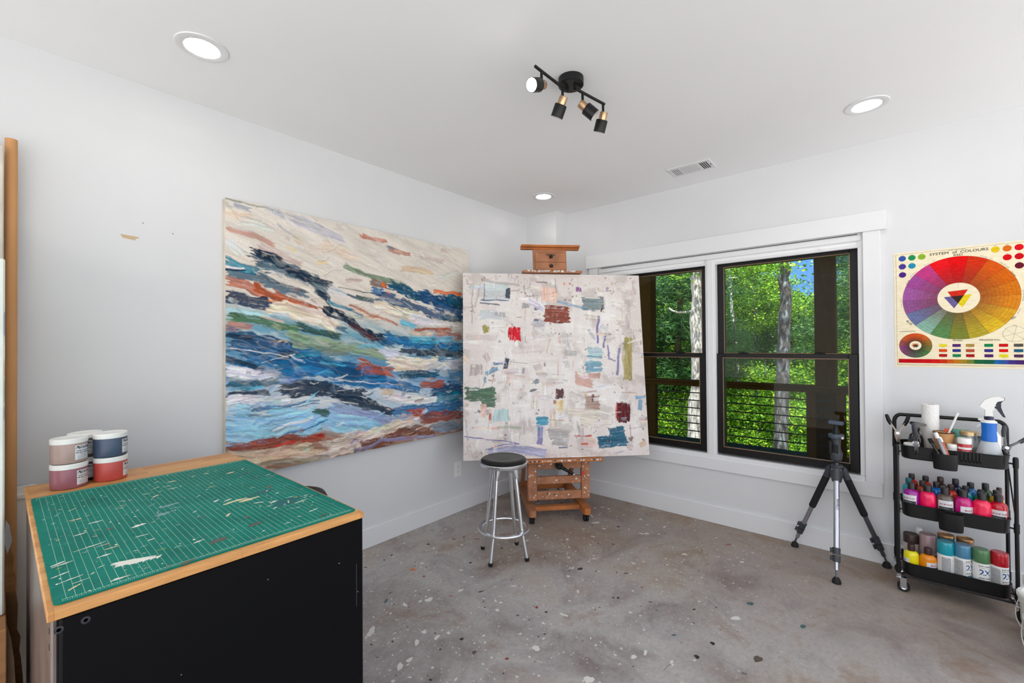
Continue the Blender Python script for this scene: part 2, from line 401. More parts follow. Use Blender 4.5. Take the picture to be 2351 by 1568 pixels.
# window casing
CX = XR-.02
def trim(i, lo, hi, b=.002): g = G(); g.box(lo, hi, b); return struct('trim_%d' % i, g, m_trim)
trim(1, (XR-.028, -.010, 1.949), (XR, 1.985, 2.062))            # head board
trim(2, (CX, .016, .466), (XR, .098, 1.949))                     # right side casing
trim(3, (CX, 1.877, .466), (XR, 1.959, 1.949))                   # left side casing
trim(4, (CX, .022, .384), (XR, 1.953, .466))                     # apron
trim(5, (XR-.012, .098, .455), (XR+.14, 1.877, .494), .004)      # sill
g = G(); g.box((XR-.006, .930, .494), (XR+.13, .998, 1.90), .003); g.box((XR-.012, .944, .494), (XR, .984, 1.90), .002); struct('trim_6', g, m_trim)   # mullion
g = G(); g.box((XR, .098, .494), (XR+.14, .122, 1.947), .002); g.box((XR, 1.853, .494), (XR+.14, 1.877, 1.947), .002); g.box((XR+.03, .098, 1.868), (XR+.14, 1.877, 1.947), .002); struct('trim_7', g, m_trim)
m_sash = pm('dark_bronze_sash', (14, 11, 10), 0.42, spec=.3, bmp=0.04, bs=300)
m_reflect = pm('painted_tan_reflection', (150, 112, 84), 0.5)  # tan reflection along the glass edge, coloured in as a thin strip
m_glass = glassy('window_glass', (0.95, 0.98, 0.96), 0.008)
def ring(g, x0, x1, o, i, bev=.002, mi=0):
    (y0, y1, z0, z1), (a0, a1, b0, b1) = o, i
    g.box((x0, y0, z0), (x1, a0, z1), bev, mi); g.box((x0, a1, z0), (x1, y1, z1), bev, mi)
    g.box((x0, a0, z0), (x1, a1, b0), bev, mi); g.box((x0, a0, b1), (x1, a1, z1), bev, mi)
def window(i, y0, y1):
    zb, zm0, zm1, zt = .506, 1.190, 1.220, 1.862
    w = bpy.data.objects.new('window_%d' % i, None); COL.objects.link(w); w['kind'] = 'structure'; MW[w.name] = Matrix.Identity(4)
    g = G(); ring(g, 3.44, 3.485, (y0-.006, y1+.006, zb-.010, zt+.012), (y0+.030, y1-.030, zb+.03, zt-.018)); obj('frame', g, m_sash, w)
    g = G(); ring(g, 3.405, 3.437, (y0-.004, y1+.004, zm0-.005, zt+.010), (y0+.036, y1-.040, zm1+.003, zt-.020)); o = obj('upper_sash', g, m_sash, w)
    g = G(); ring(g, 3.4045, 3.4115, (y0+.034, y1-.038, zm1+.001, zt-.018), (y0+.0375, y1-.0415, zm1+.0045, zt-.0215), 0); obj('reflection_strip', g, m_reflect, o)
    g = G(); g.box((3.420, y0+.034, zm1), (3.424, y1-.038, zt-.018)); obj('pane', g, m_glass, o)
    g = G(); ring(g, 3.370, 3.403, (y0-.002, y1+.002, zb, zm1), (y0+.046, y1-.038, zb+.048, zm0)); o = obj('lower_sash', g, m_sash, w)
    g = G(); ring(g, 3.3695, 3.376, (y0+.044, y1-.036, zb+.046, zm0+.002), (y0+.0475, y1-.0395, zb+.0495, zm0-.0015), 0); obj('reflection_strip', g, m_reflect, o)
    g = G(); g.box((3.385, y0+.044, zb+.046), (3.389, y1-.036, zm0+.002)); obj('pane', g, m_glass, o)
    for k, c in enumerate((y0+(y1-y0)*.24, y0+(y1-y0)*.79)):
        g = G(); g.box((3.374, c-.030, zm1), (3.400, c+.030, zm1+.006), .002); g.cyl((3.387, c, zm1+.006), (3.387, c, zm1+.013), .010, .008, 14)
        g.box((3.380, c-.006, zm1+.010), (3.392, c+.026, zm1+.015), .002); obj('sash_lock', g, m_sash, o)
window(1, 1.004, 1.806); window(2, .128, .925)
t = thing('window_blind', 'white blind drawn fully up in the head of the window', 'blind', (3.39, .99, 1.90))
g = G(); g.box((3.350, .104, 1.902), (3.42, 1.872, 1.940), .004); obj('headrail', g, m_trim, t)
g = G(); g.cyl((3.385, .110, 1.893), (3.385, 1.868, 1.893), .024, n=20); obj('fabric_roll', g, m_blind, t)
g = G(); g.box((3.352, .108, 1.862), (3.372, 1.868, 1.877), .004); obj('bottom_bar', g, m_trim, t)
for c in (.30, .97, 1.62):
    g = G(); g.box((3.346, c-.012, 1.874), (3.352, c+.012, 1.884), .002); obj('clip', g, m_white, t)

# ================================================================== OUTDOORS
m_deck = pm('weathered_deck_board', (44, 54, 50), 1.0, spec=0, var=0.25, vs=14, stretch=(.3, 4, 1), bmp=.2, bs=60)
m_post = pm('brown_stained_timber', (62, 46, 20), 0.9, spec=.05, var=0.22, vs=12, stretch=(6, 6, .5), bmp=.2, bs=60)
g = G(); y = -2.5
while y < 6.5:
    g.box((3.52, y, -.085), (6.45, y+.138, -.05), .003); y += .144
g.box((3.52, -2.5, -.30), (6.40, 6.5, -.09))
struct('porch_deck', g, m_deck)
g = G(); g.box((3.52, -2.5, 2.52), (6.8, 6.5, 2.60)); g.box((6.15, -2.5, 2.36), (6.35, 6.5, 2.52)); struct('porch_roof', g, m_post)  # unseen roof above the posts, included to keep sun out and darken the deck
t = thing('porch_railing', 'dark wooden porch railing with thin horizontal rods beyond the windows', 'railing', (6.15, 2, -.05))
g = G(); g.box((6.08, -2.4, .770), (6.22, 6.4, .800), .004); g.box((6.12, -2.4, .715), (6.18, 6.4, .770), .003); obj('top_rail', g, m_post, t)
for k in range(6):
    z = .627-.104*k; g = G(); g.cyl((6.15, -2.4, z), (6.15, 6.4, z), .0075, n=8); obj('rod', g, m_bmetal, t)
for y in (-1.2, .385, .668, 1.66, 2.56, 3.7, 4.9):
    g = G(); g.box((6.105, y-.043, -.05), (6.195, y+.043, .716), .003); obj('post', g, m_post, t)
for y, l in ((.532, 'square brown timber porch post seen through the right-hand window'), (2.72, 'brown timber porch post at the left edge of the left-hand window')):
    g = G(); g.box((6.22, y-.102, -.05), (6.42, y+.102, 2.36), .006); solo('porch_post', g, m_post, l, 'post')
random.seed(11); rng = np.random.default_rng(5)
g = G(); nx, ny = 30, 30
vs = [(6.5+i*1.8, -14+j*1.8, -1.6-.02*i+.25*sin(i*.7+j*.4)+.2*sin(j*.9)) for i in range(nx) for j in range(ny)]
g.add(vs, [(i*ny+j, (i+1)*ny+j, (i+1)*ny+j+1, i*ny+j+1) for i in range(nx-1) for j in range(ny-1)])
struct('forest_ground', g, pm('leaf_litter', (86, 92, 48), 0.9, var=0.4, vs=3, bmp=.3, bs=20))
def leaf_material(name, cols, trans=0.45):
    m, t, b, o = newmat(name)
    gm = t.nodes.new('ShaderNodeNewGeometry'); r = ramp(t, gm.outputs['Random Per Island'], [(i/(len(cols)-1), lin(c)) for i, c in enumerate(cols)])
    t.links.new(r.outputs[0], b.inputs['Base Color']); b.inputs['Roughness'].default_value = 0.5
    tr = N(t, 'BsdfTranslucent'); t.links.new(r.outputs[0], tr.inputs['Color']); mx = N(t, 'MixShader', Fac=trans)
    t.links.new(b.outputs[0], mx.inputs[1]); t.links.new(tr.outputs[0], mx.inputs[2]); t.links.new(mx.outputs[0], o.inputs[0]); return m
m_leaf = leaf_material('broad_leaves', [(38, 84, 18), (80, 134, 28), (134, 186, 42), (198, 218, 70)], .5)
m_leaf2 = leaf_material('maple_leaves', [(36, 78, 20), (68, 118, 28), (112, 162, 40), (164, 200, 58)], .5)
m_pine = leaf_material('pine_needles', [(24, 60, 32), (44, 86, 40), (68, 114, 52), (102, 146, 66)], .4)
def bark(name, c0, c1, c2, sc=18):
    m, t, b, o = newmat(name); co = objco(t, (1, 1, .28))
    n = N(t, 'TexNoise', Scale=sc, Detail=8.0, Roughness=.7); t.links.new(co, n.inputs['Vector'])
    r = ramp(t, n.outputs['Fac'], [(.34, lin(c0)), (.5, lin(c1)), (.66, lin(c2))]); t.links.new(r.outputs[0], b.inputs['Base Color'])
    b.inputs['Roughness'].default_value = .9; bump(t, b, n.outputs['Fac'], .8, .03); return m
m_bark1 = bark('pale_grey_bark', (62, 52, 46), (150, 144, 140), (196, 194, 196), 26)
m_bark2 = bark('lichened_grey_bark', (38, 32, 30), (64, 59, 58), (118, 128, 138), 14)
m_bark3 = bark('white_birch_bark', (120, 116, 110), (214, 214, 212), (238, 238, 240), 12)
m_bark4 = bark('dark_brown_bark', (44, 36, 26), (70, 58, 42), (98, 84, 64), 20)
def leaves(n, size, ext, clusters, spread, needle=False, hole=0.0, top_bias=0.0):
    """leaf quads gathered in clumps inside an ellipsoid ext"""
    d = rng.normal(size=(clusters, 3)); d /= np.linalg.norm(d, axis=1)[:, None]
    c = d*(rng.uniform(hole, 1, (clusters, 1))**0.45)*np.array(ext)
    k = rng.integers(0, clusters, n); p = c[k]+rng.normal(size=(n, 3))*np.array([spread, spread, spread*.45])
    a = rng.normal(size=(n, 3)); a[:, 2] *= .55; a /= np.linalg.norm(a, axis=1)[:, None]
    q = rng.normal(size=(n, 3)); q -= a*(q*a).sum(1)[:, None]; q /= np.linalg.norm(q, axis=1)[:, None]
    s = size*rng.uniform(.6, 1.35, (n, 1)); w = s*(.16 if needle else .62)
    V = np.stack([p-a*s*.5, p+q*w*.5, p+a*s*.5, p-q*w*.5], 1).reshape(-1, 3)
    g = G(); g.v = [tuple(x) for x in V.tolist()]; g.f = [(4*i, 4*i+1, 4*i+2, 4*i+3) for i in range(n)]; g.m = [0]*n
    return g
def trunk(pts, r, n=12, wob=.0):
    P = smooth_pts(pts, 5); k = len(P)
    R = [r[0]+(r[1]-r[0])*i/(k-1) for i in range(k)]
    R = [q*(1+wob*sin(i*1.7)+wob*.7*sin(i*.63+1)) for i, q in enumerate(R)]
    g = G(); g.tube(P, R, n); return g
# --- five trees told apart by their trunks
def special(pts, r, mat, label, crown, lm, ext, czs, n, needle=False, wob=.04, low=-2.0, high=9.0, branches=()):
    pts = [(pts[-1][0], pts[-1][1]+(pts[-1][1]-pts[-2][1])*2, low)]+pts[::-1]; top = pts[-1]
    pts = pts+[(top[0]+.2, top[1]+.15, 5.5), (top[0]+.1, top[1], high)]
    t = thing('tree', label, 'tree', (pts[0][0], pts[0][1], low))
    tk = obj('trunk', trunk(pts, (r*1.15, r*.7), 14, wob), mat, t)
    for b in branches:
        g = G(); g.tube(smooth_pts(b, 5), [.035, .03, .025]+[.02]*40 if False else .022, 6); obj('branch', g, mat, t)
    for cx, cy, cz in czs:
        g = leaves(n, crown, ext, 70, .30, needle); g.v = [(x+cx, y+cy, z+cz) for x, y, z in g.v]; obj('foliage', g, lm, t, smooth=False)
T1 = [(10, 3.137, 3.209), (10, 3.17, 2.731), (10, 3.147, 2.248), (10, 3.189, 1.769), (10, 3.158, 1.191), (10, 3.156, .519), (10, 3.187, .181), (10, 3.225, -.112), (10, 3.245, -.837)]
T2 = [(11, 1.618, 3.113), (11, 1.667, 2.714), (11, 1.625, 2.428), (11, 1.625, 2.118), (11, 1.652, 1.818), (11, 1.673, 1.33), (11, 1.686, .954), (11, 1.699, .483), (11, 1.721, -.036), (11, 1.745, -.736)]
T3 = [(15, 3.697, 2.791), (15, 3.665, 2.197), (15, 3.585, 1.482), (15, 3.555, .813), (15, 3.534, .384), (15, 3.555, -.373), (15, 3.519, -1.118), (15, 3.456, -1.572), (15, 3.409, -1.809)]
T4 = [(14, 4.912, 3.909), (14, 4.931, 3.318), (14, 4.941, 2.407), (14, 5.023, 1.152), (14, 5.131, -.002), (14, 5.152, -.656), (14, 5.19, -1.633)]
T5 = [(18, 3.155, 1.423), (18, 3.236, .246), (18, 3.26, -.635), (18, 3.213, -1.399), (18, 3.192, -2.022)]
special(T1, .135, m_bark1, 'tree with pale rough bark close behind the railing in the left-hand window', .10, m_leaf2, (1.8, 1.8, 1.0), [(10, 3.2, 6.2)], 2500, low=-2.2,
        branches=([(10, 3.25, 2.02), (9.9, 3.5, 2.0), (9.8, 3.62, 2.04), (9.8, 3.7, 2.10)],))
special(T2, .125, m_bark2, 'tree with grey lichened trunk in the middle of the right-hand window', .085, m_leaf, (1.7, 1.9, .62), [(10.2, 2.3, 3.35), (11, 1.5, 6.6)], 5500, low=-2.2)
special(T3, .055, m_bark3, 'thin white birch near the left side of the right-hand window', .09, m_leaf, (1.2, 1.4, .8), [(15, 3.7, 4.6)], 2200, low=-2.4, high=6)
special(T4, .11, m_bark4, 'tall dark pine with bare lower trunk in the left-hand window', .22, m_pine, (1.7, 1.8, .55), [(14, 4.9, 3.1), (13.6, 5.1, 1.9), (14.2, 4.7, 4.6), (13.4, 5.4, .5)], 4200, True, low=-2.3,
        branches=([(14, 4.95, 2.6), (13.6, 4.3, 2.75), (13.4, 3.9, 2.95)], [(14, 4.95, 2.0), (13.6, 5.6, 2.1), (13.3, 6.1, 2.0)]))
special(T5, .045, m_bark3, 'slender pale sapling between the birch and the grey lichened trunk', .09, m_leaf, (1.1, 1.2, .8), [(18, 3.1, 2.4)], 1800, low=-2.6, high=4)
special([(9, 3.85, 2.878), (9, 3.857, 2.132), (9, 3.848, 1.202), (9, 3.848, .273), (9, 3.828, -.652)], .10, m_bark2, 'slim grey-green tree beside the left-hand porch post', .1, m_leaf2, (1.2, 1.2, .8), [(9, 4.2, 5.0)], 1500, low=-2.1)
# --- prototypes copied for the rest of the wood
def proto(label, cat, group, ext, n, size, lm, bm_, h, needle, cl, spread, name='tree', hole=.2):
    t = thing(name, label, cat, (0, 0, 0), 0, group)
    obj('trunk', trunk([(0, 0, -h*.55), (.1, .05, -h*.1), (-.05, .1, h*.3), (.05, 0, h*.55)], (.10 if name == 'tree' else .03, .04 if name == 'tree' else .012), 8, .05), bm_, t)
    obj('foliage', leaves(n, size, ext, cl, spread, needle, hole), lm, t, smooth=False); return t
L1, G1 = 'leafy broad-leaved tree in the sunlit wood beyond the porch', 'broad-leaved trees of the wood'
L2, G2 = 'dark needled pine in the wood beyond the porch', 'pines of the wood'
L3, G3 = 'bright green sapling in the undergrowth just beyond the railing', 'saplings behind the railing'
bt = proto(L1, 'tree', G1, (2.6, 2.6, 2.5), 18000, .135, m_leaf, m_bark2, 7, False, 130, .34)
pt = proto(L2, 'tree', G2, (1.9, 1.9, 2.3), 16000, .20, m_pine, m_bark4, 7, True, 90, .36)
sp_ = proto(L3, 'shrub', G3, (1.25, 1.25, 1.0), 12000, .074, m_leaf, m_bark2, 2.4, False, 80, .22, 'sapling')
first = {id(bt): True, id(pt): True, id(sp_): True}
def put(p, x, y, z, s, rz, label, group):
    if first.pop(id(p), None): o = p; o.location = (x, y, z); o.rotation_euler = (0, 0, rz); o.scale = (s,)*3
    else: o = dup(p, (x, y, z), rz, label, group, (s,)*3)
    return o
for x, y, z, s in ((19, -2, 1.2, 1), (20, 1.2, .6, 1.0), (22, 3.8, .9, 1.05), (20, 6.8, .4, 1.0), (24, 9.5, 1.4, 1.15), (21, 12.5, 1.0, 1.1), (27, 0.5, 1.6, 1.2), (28, 5.5, 1.2, 1.2), (31, 10.5, 1.8, 1.4),
                   (29, 15, 2.0, 1.4), (33, 3, 1.0, 1.3), (18.5, 4.6, 3.4, .55), (24, -4.5, 1.5, 1.2), (17, -5, .8, 1), (35, 8, 1.5, 1.4), (16.5, 3.3, 2.9, .5)):
    put(bt, x, y, z, s, random.uniform(0, 6), L1, G1)
for x, y, z, s in ((15.5, 5.6, .7, .75), (14.5, 7.0, 1.9, .9), (13.5, 3.6, 1.05, .42), (14.5, .3, 2.2, .62), (16, 8.5, .5, 1), (15, -1.6, 2.0, .9), (17, 2.4, .9, .6), (12.8, 5.9, -.6, .55), (18, 2.6, 5.2, .5), (17.5, .7, 4.4, .45), (13, 3.1, 1.2, .24)):
    put(pt, x, y, z, s, random.uniform(0, 6), L2, G2)
for x, y, z, s in ((12.5, 1.0, -.9, 1), (13, 2.7, -1.0, 1.05), (12.2, 4.2, -1.3, .9), (13.5, 4.4, -.9, 1), (12.6, -.4, -.8, 1), (15, 1.4, -.3, 1.1), (15.5, 2.9, -.5, 1.1), (15, -.6, -.2, 1.2), (16.5, 5.0, -.6, 1.3),
                   (11.5, 5.2, -1.4, .85), (13, 6.5, -1.1, 1.1), (11.8, 2.3, -1.6, .8), (17, .4, .1, 1.3), (17.5, 3.8, .1, 1.3), (16, 7, -.6, 1.3), (12, -1.8, -1, 1), (18, -1.2, .2, 1.4), (14, 8.2, -.9, 1.3)):
    put(sp_, x, y, z, s, random.uniform(0, 6), L3, G3)

# ================================================================== PAINTINGS (colour laid down stroke by stroke)
PAL = dict(lav=(165, 167, 182), olv=(122, 124, 106), pch=(232, 198, 170), ruL=(184, 104, 78), mau=(182, 156, 152), pgr=(202, 208, 205), tan=(206, 184, 158), yel=(226, 196, 130), tea=(8, 120, 148),
    och=(206, 162, 104), grn=(70, 112, 76), mar=(84, 38, 36), ora=(222, 100, 14), nav=(8, 38, 62), tdk=(10, 78, 104), wht=(236, 232, 228), rus=(168, 72, 30), ndk=(26, 44, 74), crm=(236, 218, 196), pte=(160, 198, 202),
    dgr=(34, 72, 62), sag=(128, 148, 116), blu=(2, 98, 150), dbl=(4, 68, 112), lvw=(218, 218, 228), ltq=(70, 176, 206), per=(136, 146, 186), sky=(148, 202, 234), slt=(106, 132, 152), ruB=(148, 62, 40), red=(186, 44, 34),
    cr2=(216, 202, 186), brn=(112, 64, 48), gbl=(182, 198, 204), gry=(140, 140, 142), oli=(158, 148, 88), rd2=(206, 22, 42), pnk=(238, 192, 176), ru2=(132, 52, 28), pur=(126, 66, 136), tgr=(110, 130, 136), lbl=(90, 152, 188),
    vio=(98, 92, 156), tl2=(58, 142, 170), grm=(166, 156, 156), gn2=(70, 104, 82), yl2=(228, 204, 122), br2=(148, 110, 90), bei=(216, 206, 188), mr2=(88, 16, 24), tb2=(44, 100, 126), blk=(48, 40, 44), lv2=(166, 166, 206))
_tab = np.random.default_rng(77).random((256, 256))
def vnoise(x, y, sd=0):
    x = x+sd*17.13; y = y+sd*5.71
    xi = np.floor(x).astype(int); yi = np.floor(y).astype(int); fx = x-xi; fy = y-yi
    fx = fx*fx*(3-2*fx); fy = fy*fy*(3-2*fy)
    a = _tab[xi & 255, yi & 255]; b = _tab[(xi+1) & 255, yi & 255]; c = _tab[xi & 255, (yi+1) & 255]; d = _tab[(xi+1) & 255, (yi+1) & 255]
    return (a*(1-fx)+b*fx)*(1-fy)+(c*(1-fx)+d*fx)*fy
def fbm(x, y, sd=0, o=4):
    s = 0; a = .5; t = 0
    for i in range(o): s = s+a*vnoise(x*2**i, y*2**i, sd+i*3); t += a; a *= .55
    return s/t
def lin_np(c): c = np.asarray(c, float)/255; return np.where(c <= .04045, c/12.92, ((c+.055)/1.055)**2.4)
def sstep(a, b, x): t = np.clip((x-a)/(b-a), 0, 1); return t*t*(3-2*t)
def lay(colr, hgt, X, Y, text, dry=1.0, jit=.22, rg=1.0, wv=1.3, wb=1.1, warp=0.0):
    """each line: colour width(mm) opacity  x,y x,y ... in millimetres on the canvas"""
    X0, Y0 = X, Y
    if warp: X = X+warp*((fbm(X0*7, Y0*11, 301, 4)-.5)*1.6); Y = Y+warp*((fbm(X0*8, Y0*9, 351, 4)-.5)*2.2)
    for k, line in enumerate(text.strip().split('\n')):
        h = line.split(); base = np.array(PAL[h[0]] if h[0] in PAL else [int(q) for q in h[0].split('-')], float); w = float(h[1])/1000; al = float(h[2])
        P = [np.array([float(q) for q in s_.split(',')])/1000 for s_ in h[3:]]
        P = [p if len(P) > 1 else p for p in P]
        if len(P) == 1: P.append(P[0]+np.array([w*.3, 0]))
        pad = w*.9+.01
        pad += warp
        ii = (Y0[:, 0] > min(p[1] for p in P)-pad) & (Y0[:, 0] < max(p[1] for p in P)+pad)
        jj = (X0[0] > min(p[0] for p in P)-pad) & (X0[0] < max(p[0] for p in P)+pad)
        if not ii.any() or not jj.any(): continue
        i0, i1 = np.where(ii)[0][[0, -1]]; j0, j1 = np.where(jj)[0][[0, -1]]
        x = X[i0:i1+1, j0:j1+1]; y = Y[i0:i1+1, j0:j1+1]
        best = np.full(x.shape, 9.0); S = np.zeros(x.shape); Lt = np.zeros(x.shape); acc = 0; nsg = len(P)-1
        for q_, (a, b) in enumerate(zip(P[:-1], P[1:])):
            d = b-a; ln = np.hypot(*d)+1e-9; u = d/ln
            s_ = (x-a[0])*u[0]+(y-a[1])*u[1]; l_ = -(x-a[0])*u[1]+(y-a[1])*u[0]
            rag = (fbm(l_*120+q_, s_*6, k+200, 3)-.5)*min(w*1.6, .10)*rg      # bristly, square-cut ends
            lo = -s_+rag; hi = s_-ln+rag
            dd = np.abs(l_)
            for ov, end in ((lo, q_ == 0), (hi, q_ == nsg-1)):
                o_ = np.maximum(ov, 0)
                dd = np.maximum(dd, np.where(ov > 0, w*.5+ov*1.0, 0)) if end else np.sqrt(dd**2+o_**2)
            q = dd < best
            best = np.where(q, dd, best); S = np.where(q, s_+acc, S); Lt = np.where(q, l_, Lt); acc += ln
        nz = fbm(S*14, Lt*70, k, 4)-.5
        wob = fbm(S*5+9, Lt*9, k+40, 3)-.5
        edge = w*.5*(1+wv*nz+wb*wob)
        mk = 1-sstep(-.0035, .0035, best-edge) if w > .012 else 1-sstep(-.002, .002, best-edge*1.1)
        st = fbm(S*9, Lt*190, k+90, 3)
        brk = fbm(x*60, y*60, k+7, 3)
        mk = mk*(1-dry*.85*sstep(.56, .72, st*.6+brk*.4)*(.35+.65*sstep(.25, 1, best/(w*.5+1e-6))))*al
        tone = fbm(S*7, Lt*90, k+150, 4)-.5; t2 = vnoise(S*20, Lt*240, k+33)-.5
        hue = np.stack([fbm(S*6+q_*9, Lt*40, k+170+q_, 3)-.5 for q_ in range(3)], -1)
        c = lin_np(np.clip(base*(1+jit*2.6*tone[..., None]+jit*.7*t2[..., None]+jit*.7*hue)+18*(tone[..., None]), 0, 250))
        lite = sstep(.60, .74, fbm(S*10+3, Lt*130, k+260, 3))[..., None]*.45*min(1, jit*4); c = c*(1-lite)+np.minimum(c*2.0+.022, .85)*lite
        colr[i0:i1+1, j0:j1+1] = colr[i0:i1+1, j0:j1+1]*(1-mk[..., None])+c*mk[..., None]
        hgt[i0:i1+1, j0:j1+1] += mk*(.0003+.0010*(st-.5))
def paint_material(name, rough):
    m, t, b, o = newmat(name); a = t.nodes.new('ShaderNodeAttribute'); a.attribute_name = 'paint'
    n = N(t, 'TexNoise', Scale=260.0, Detail=3.0); co = objco(t); t.links.new(co, n.inputs['Vector'])
    r = ramp(t, n.outputs['Fac'], [(.3, (.86, .86, .86)), (.7, (1.1, 1.1, 1.1))])
    mu = t.nodes.new('ShaderNodeMix'); mu.data_type = 'RGBA'; mu.blend_type = 'MULTIPLY'; mu.inputs[0].default_value = 1
    t.links.new(a.outputs['Color'], mu.inputs[6]); t.links.new(r.outputs[0], mu.inputs[7]); t.links.new(mu.outputs[2], b.inputs['Base Color'])
    b.inputs['Roughness'].default_value = rough; b.inputs['Specular IOR Level'].default_value = .2; bump(t, b, n.outputs['Fac'], .25, .0015); return m
def canvas(name, W, H, nx, ny, basefn, text, mat, parent, frame, depth, dry, relief=1.0, over=None, wrinkle=False, **kw):
    """painted face: a fine grid of W x H metres with paint relief; frame = 4x4 matrix (x right, y up, z out)"""
    xs = np.linspace(0, W, nx); ys = np.linspace(0, H, ny); X, Y = np.meshgrid(xs, ys)
    c, h = basefn(X, Y); lay(c, h, X, Y, text, dry, **kw)
    if over: lay(c, h, X, Y, over(c, W, H, nx, ny), 1.3, jit=.3, rg=1.0, wv=1.5, wb=1.0)
    if wrinkle:                                              # glued tissue ridges under the paint, highlights painted on them, darker lines alongside
        q = X*.30+Y; m_ = sstep(.42, .6, fbm(X*3, Y*4, 91, 3))
        for k_, (fx_, fy_, st) in enumerate(((3.2, 13, .34), (5, 24, .24))):
            r_ = np.clip(1-np.abs(fbm(X*fx_+k_, q*fy_+fbm(X*4, Y*4, 95+k_, 3)*3, 97+k_, 3)-.5)*26, 0, 1)*m_
            c = c*(1-st*.55*r_[..., None])+np.array((.80, .79, .77))*st*.55*r_[..., None]; h = h+r_*.0016
            d_ = np.clip(1-np.abs(fbm(X*fx_+k_+.02, q*fy_+.10+fbm(X*4, Y*4, 95+k_, 3)*3, 97+k_, 3)-.5)*34, 0, 1)*m_; c = c*(1-.4*st*(d_*(1-r_))[..., None])
    h = h*relief
    V = np.stack([X, Y, np.clip(h, -.001, .006)], -1).reshape(-1, 3)
    R = np.array(frame); V = V @ R[:3, :3].T+R[:3, 3]
    idx = np.arange(nx*ny).reshape(ny, nx)
    F = np.stack([idx[:-1, :-1], idx[:-1, 1:], idx[1:, 1:], idx[1:, :-1]], -1).reshape(-1, 4)
    inv = np.array(MW[parent.name].inverted()); V = V @ inv[:3, :3].T+inv[:3, 3]
    me = bpy.data.meshes.new(name); me.vertices.add(len(V)); me.vertices.foreach_set('co', V.ravel())
    me.loops.add(F.size); me.loops.foreach_set('vertex_index', F.ravel().astype(np.int32))
    me.polygons.add(len(F)); me.polygons.foreach_set('loop_start', np.arange(0, F.size, 4, dtype=np.int32)); me.polygons.foreach_set('loop_total', np.full(len(F), 4, dtype=np.int32))
    me.update(); me.validate()
    at = me.attributes.new('paint', 'FLOAT_COLOR', 'POINT'); at.data.foreach_set('color', np.concatenate([c.reshape(-1, 3), np.ones((nx*ny, 1))], 1).astype(np.float32).ravel())
    me.materials.append(mat); me.shade_smooth()
    o = bpy.data.objects.new(name, me); COL.objects.link(o); o.parent = parent; return o
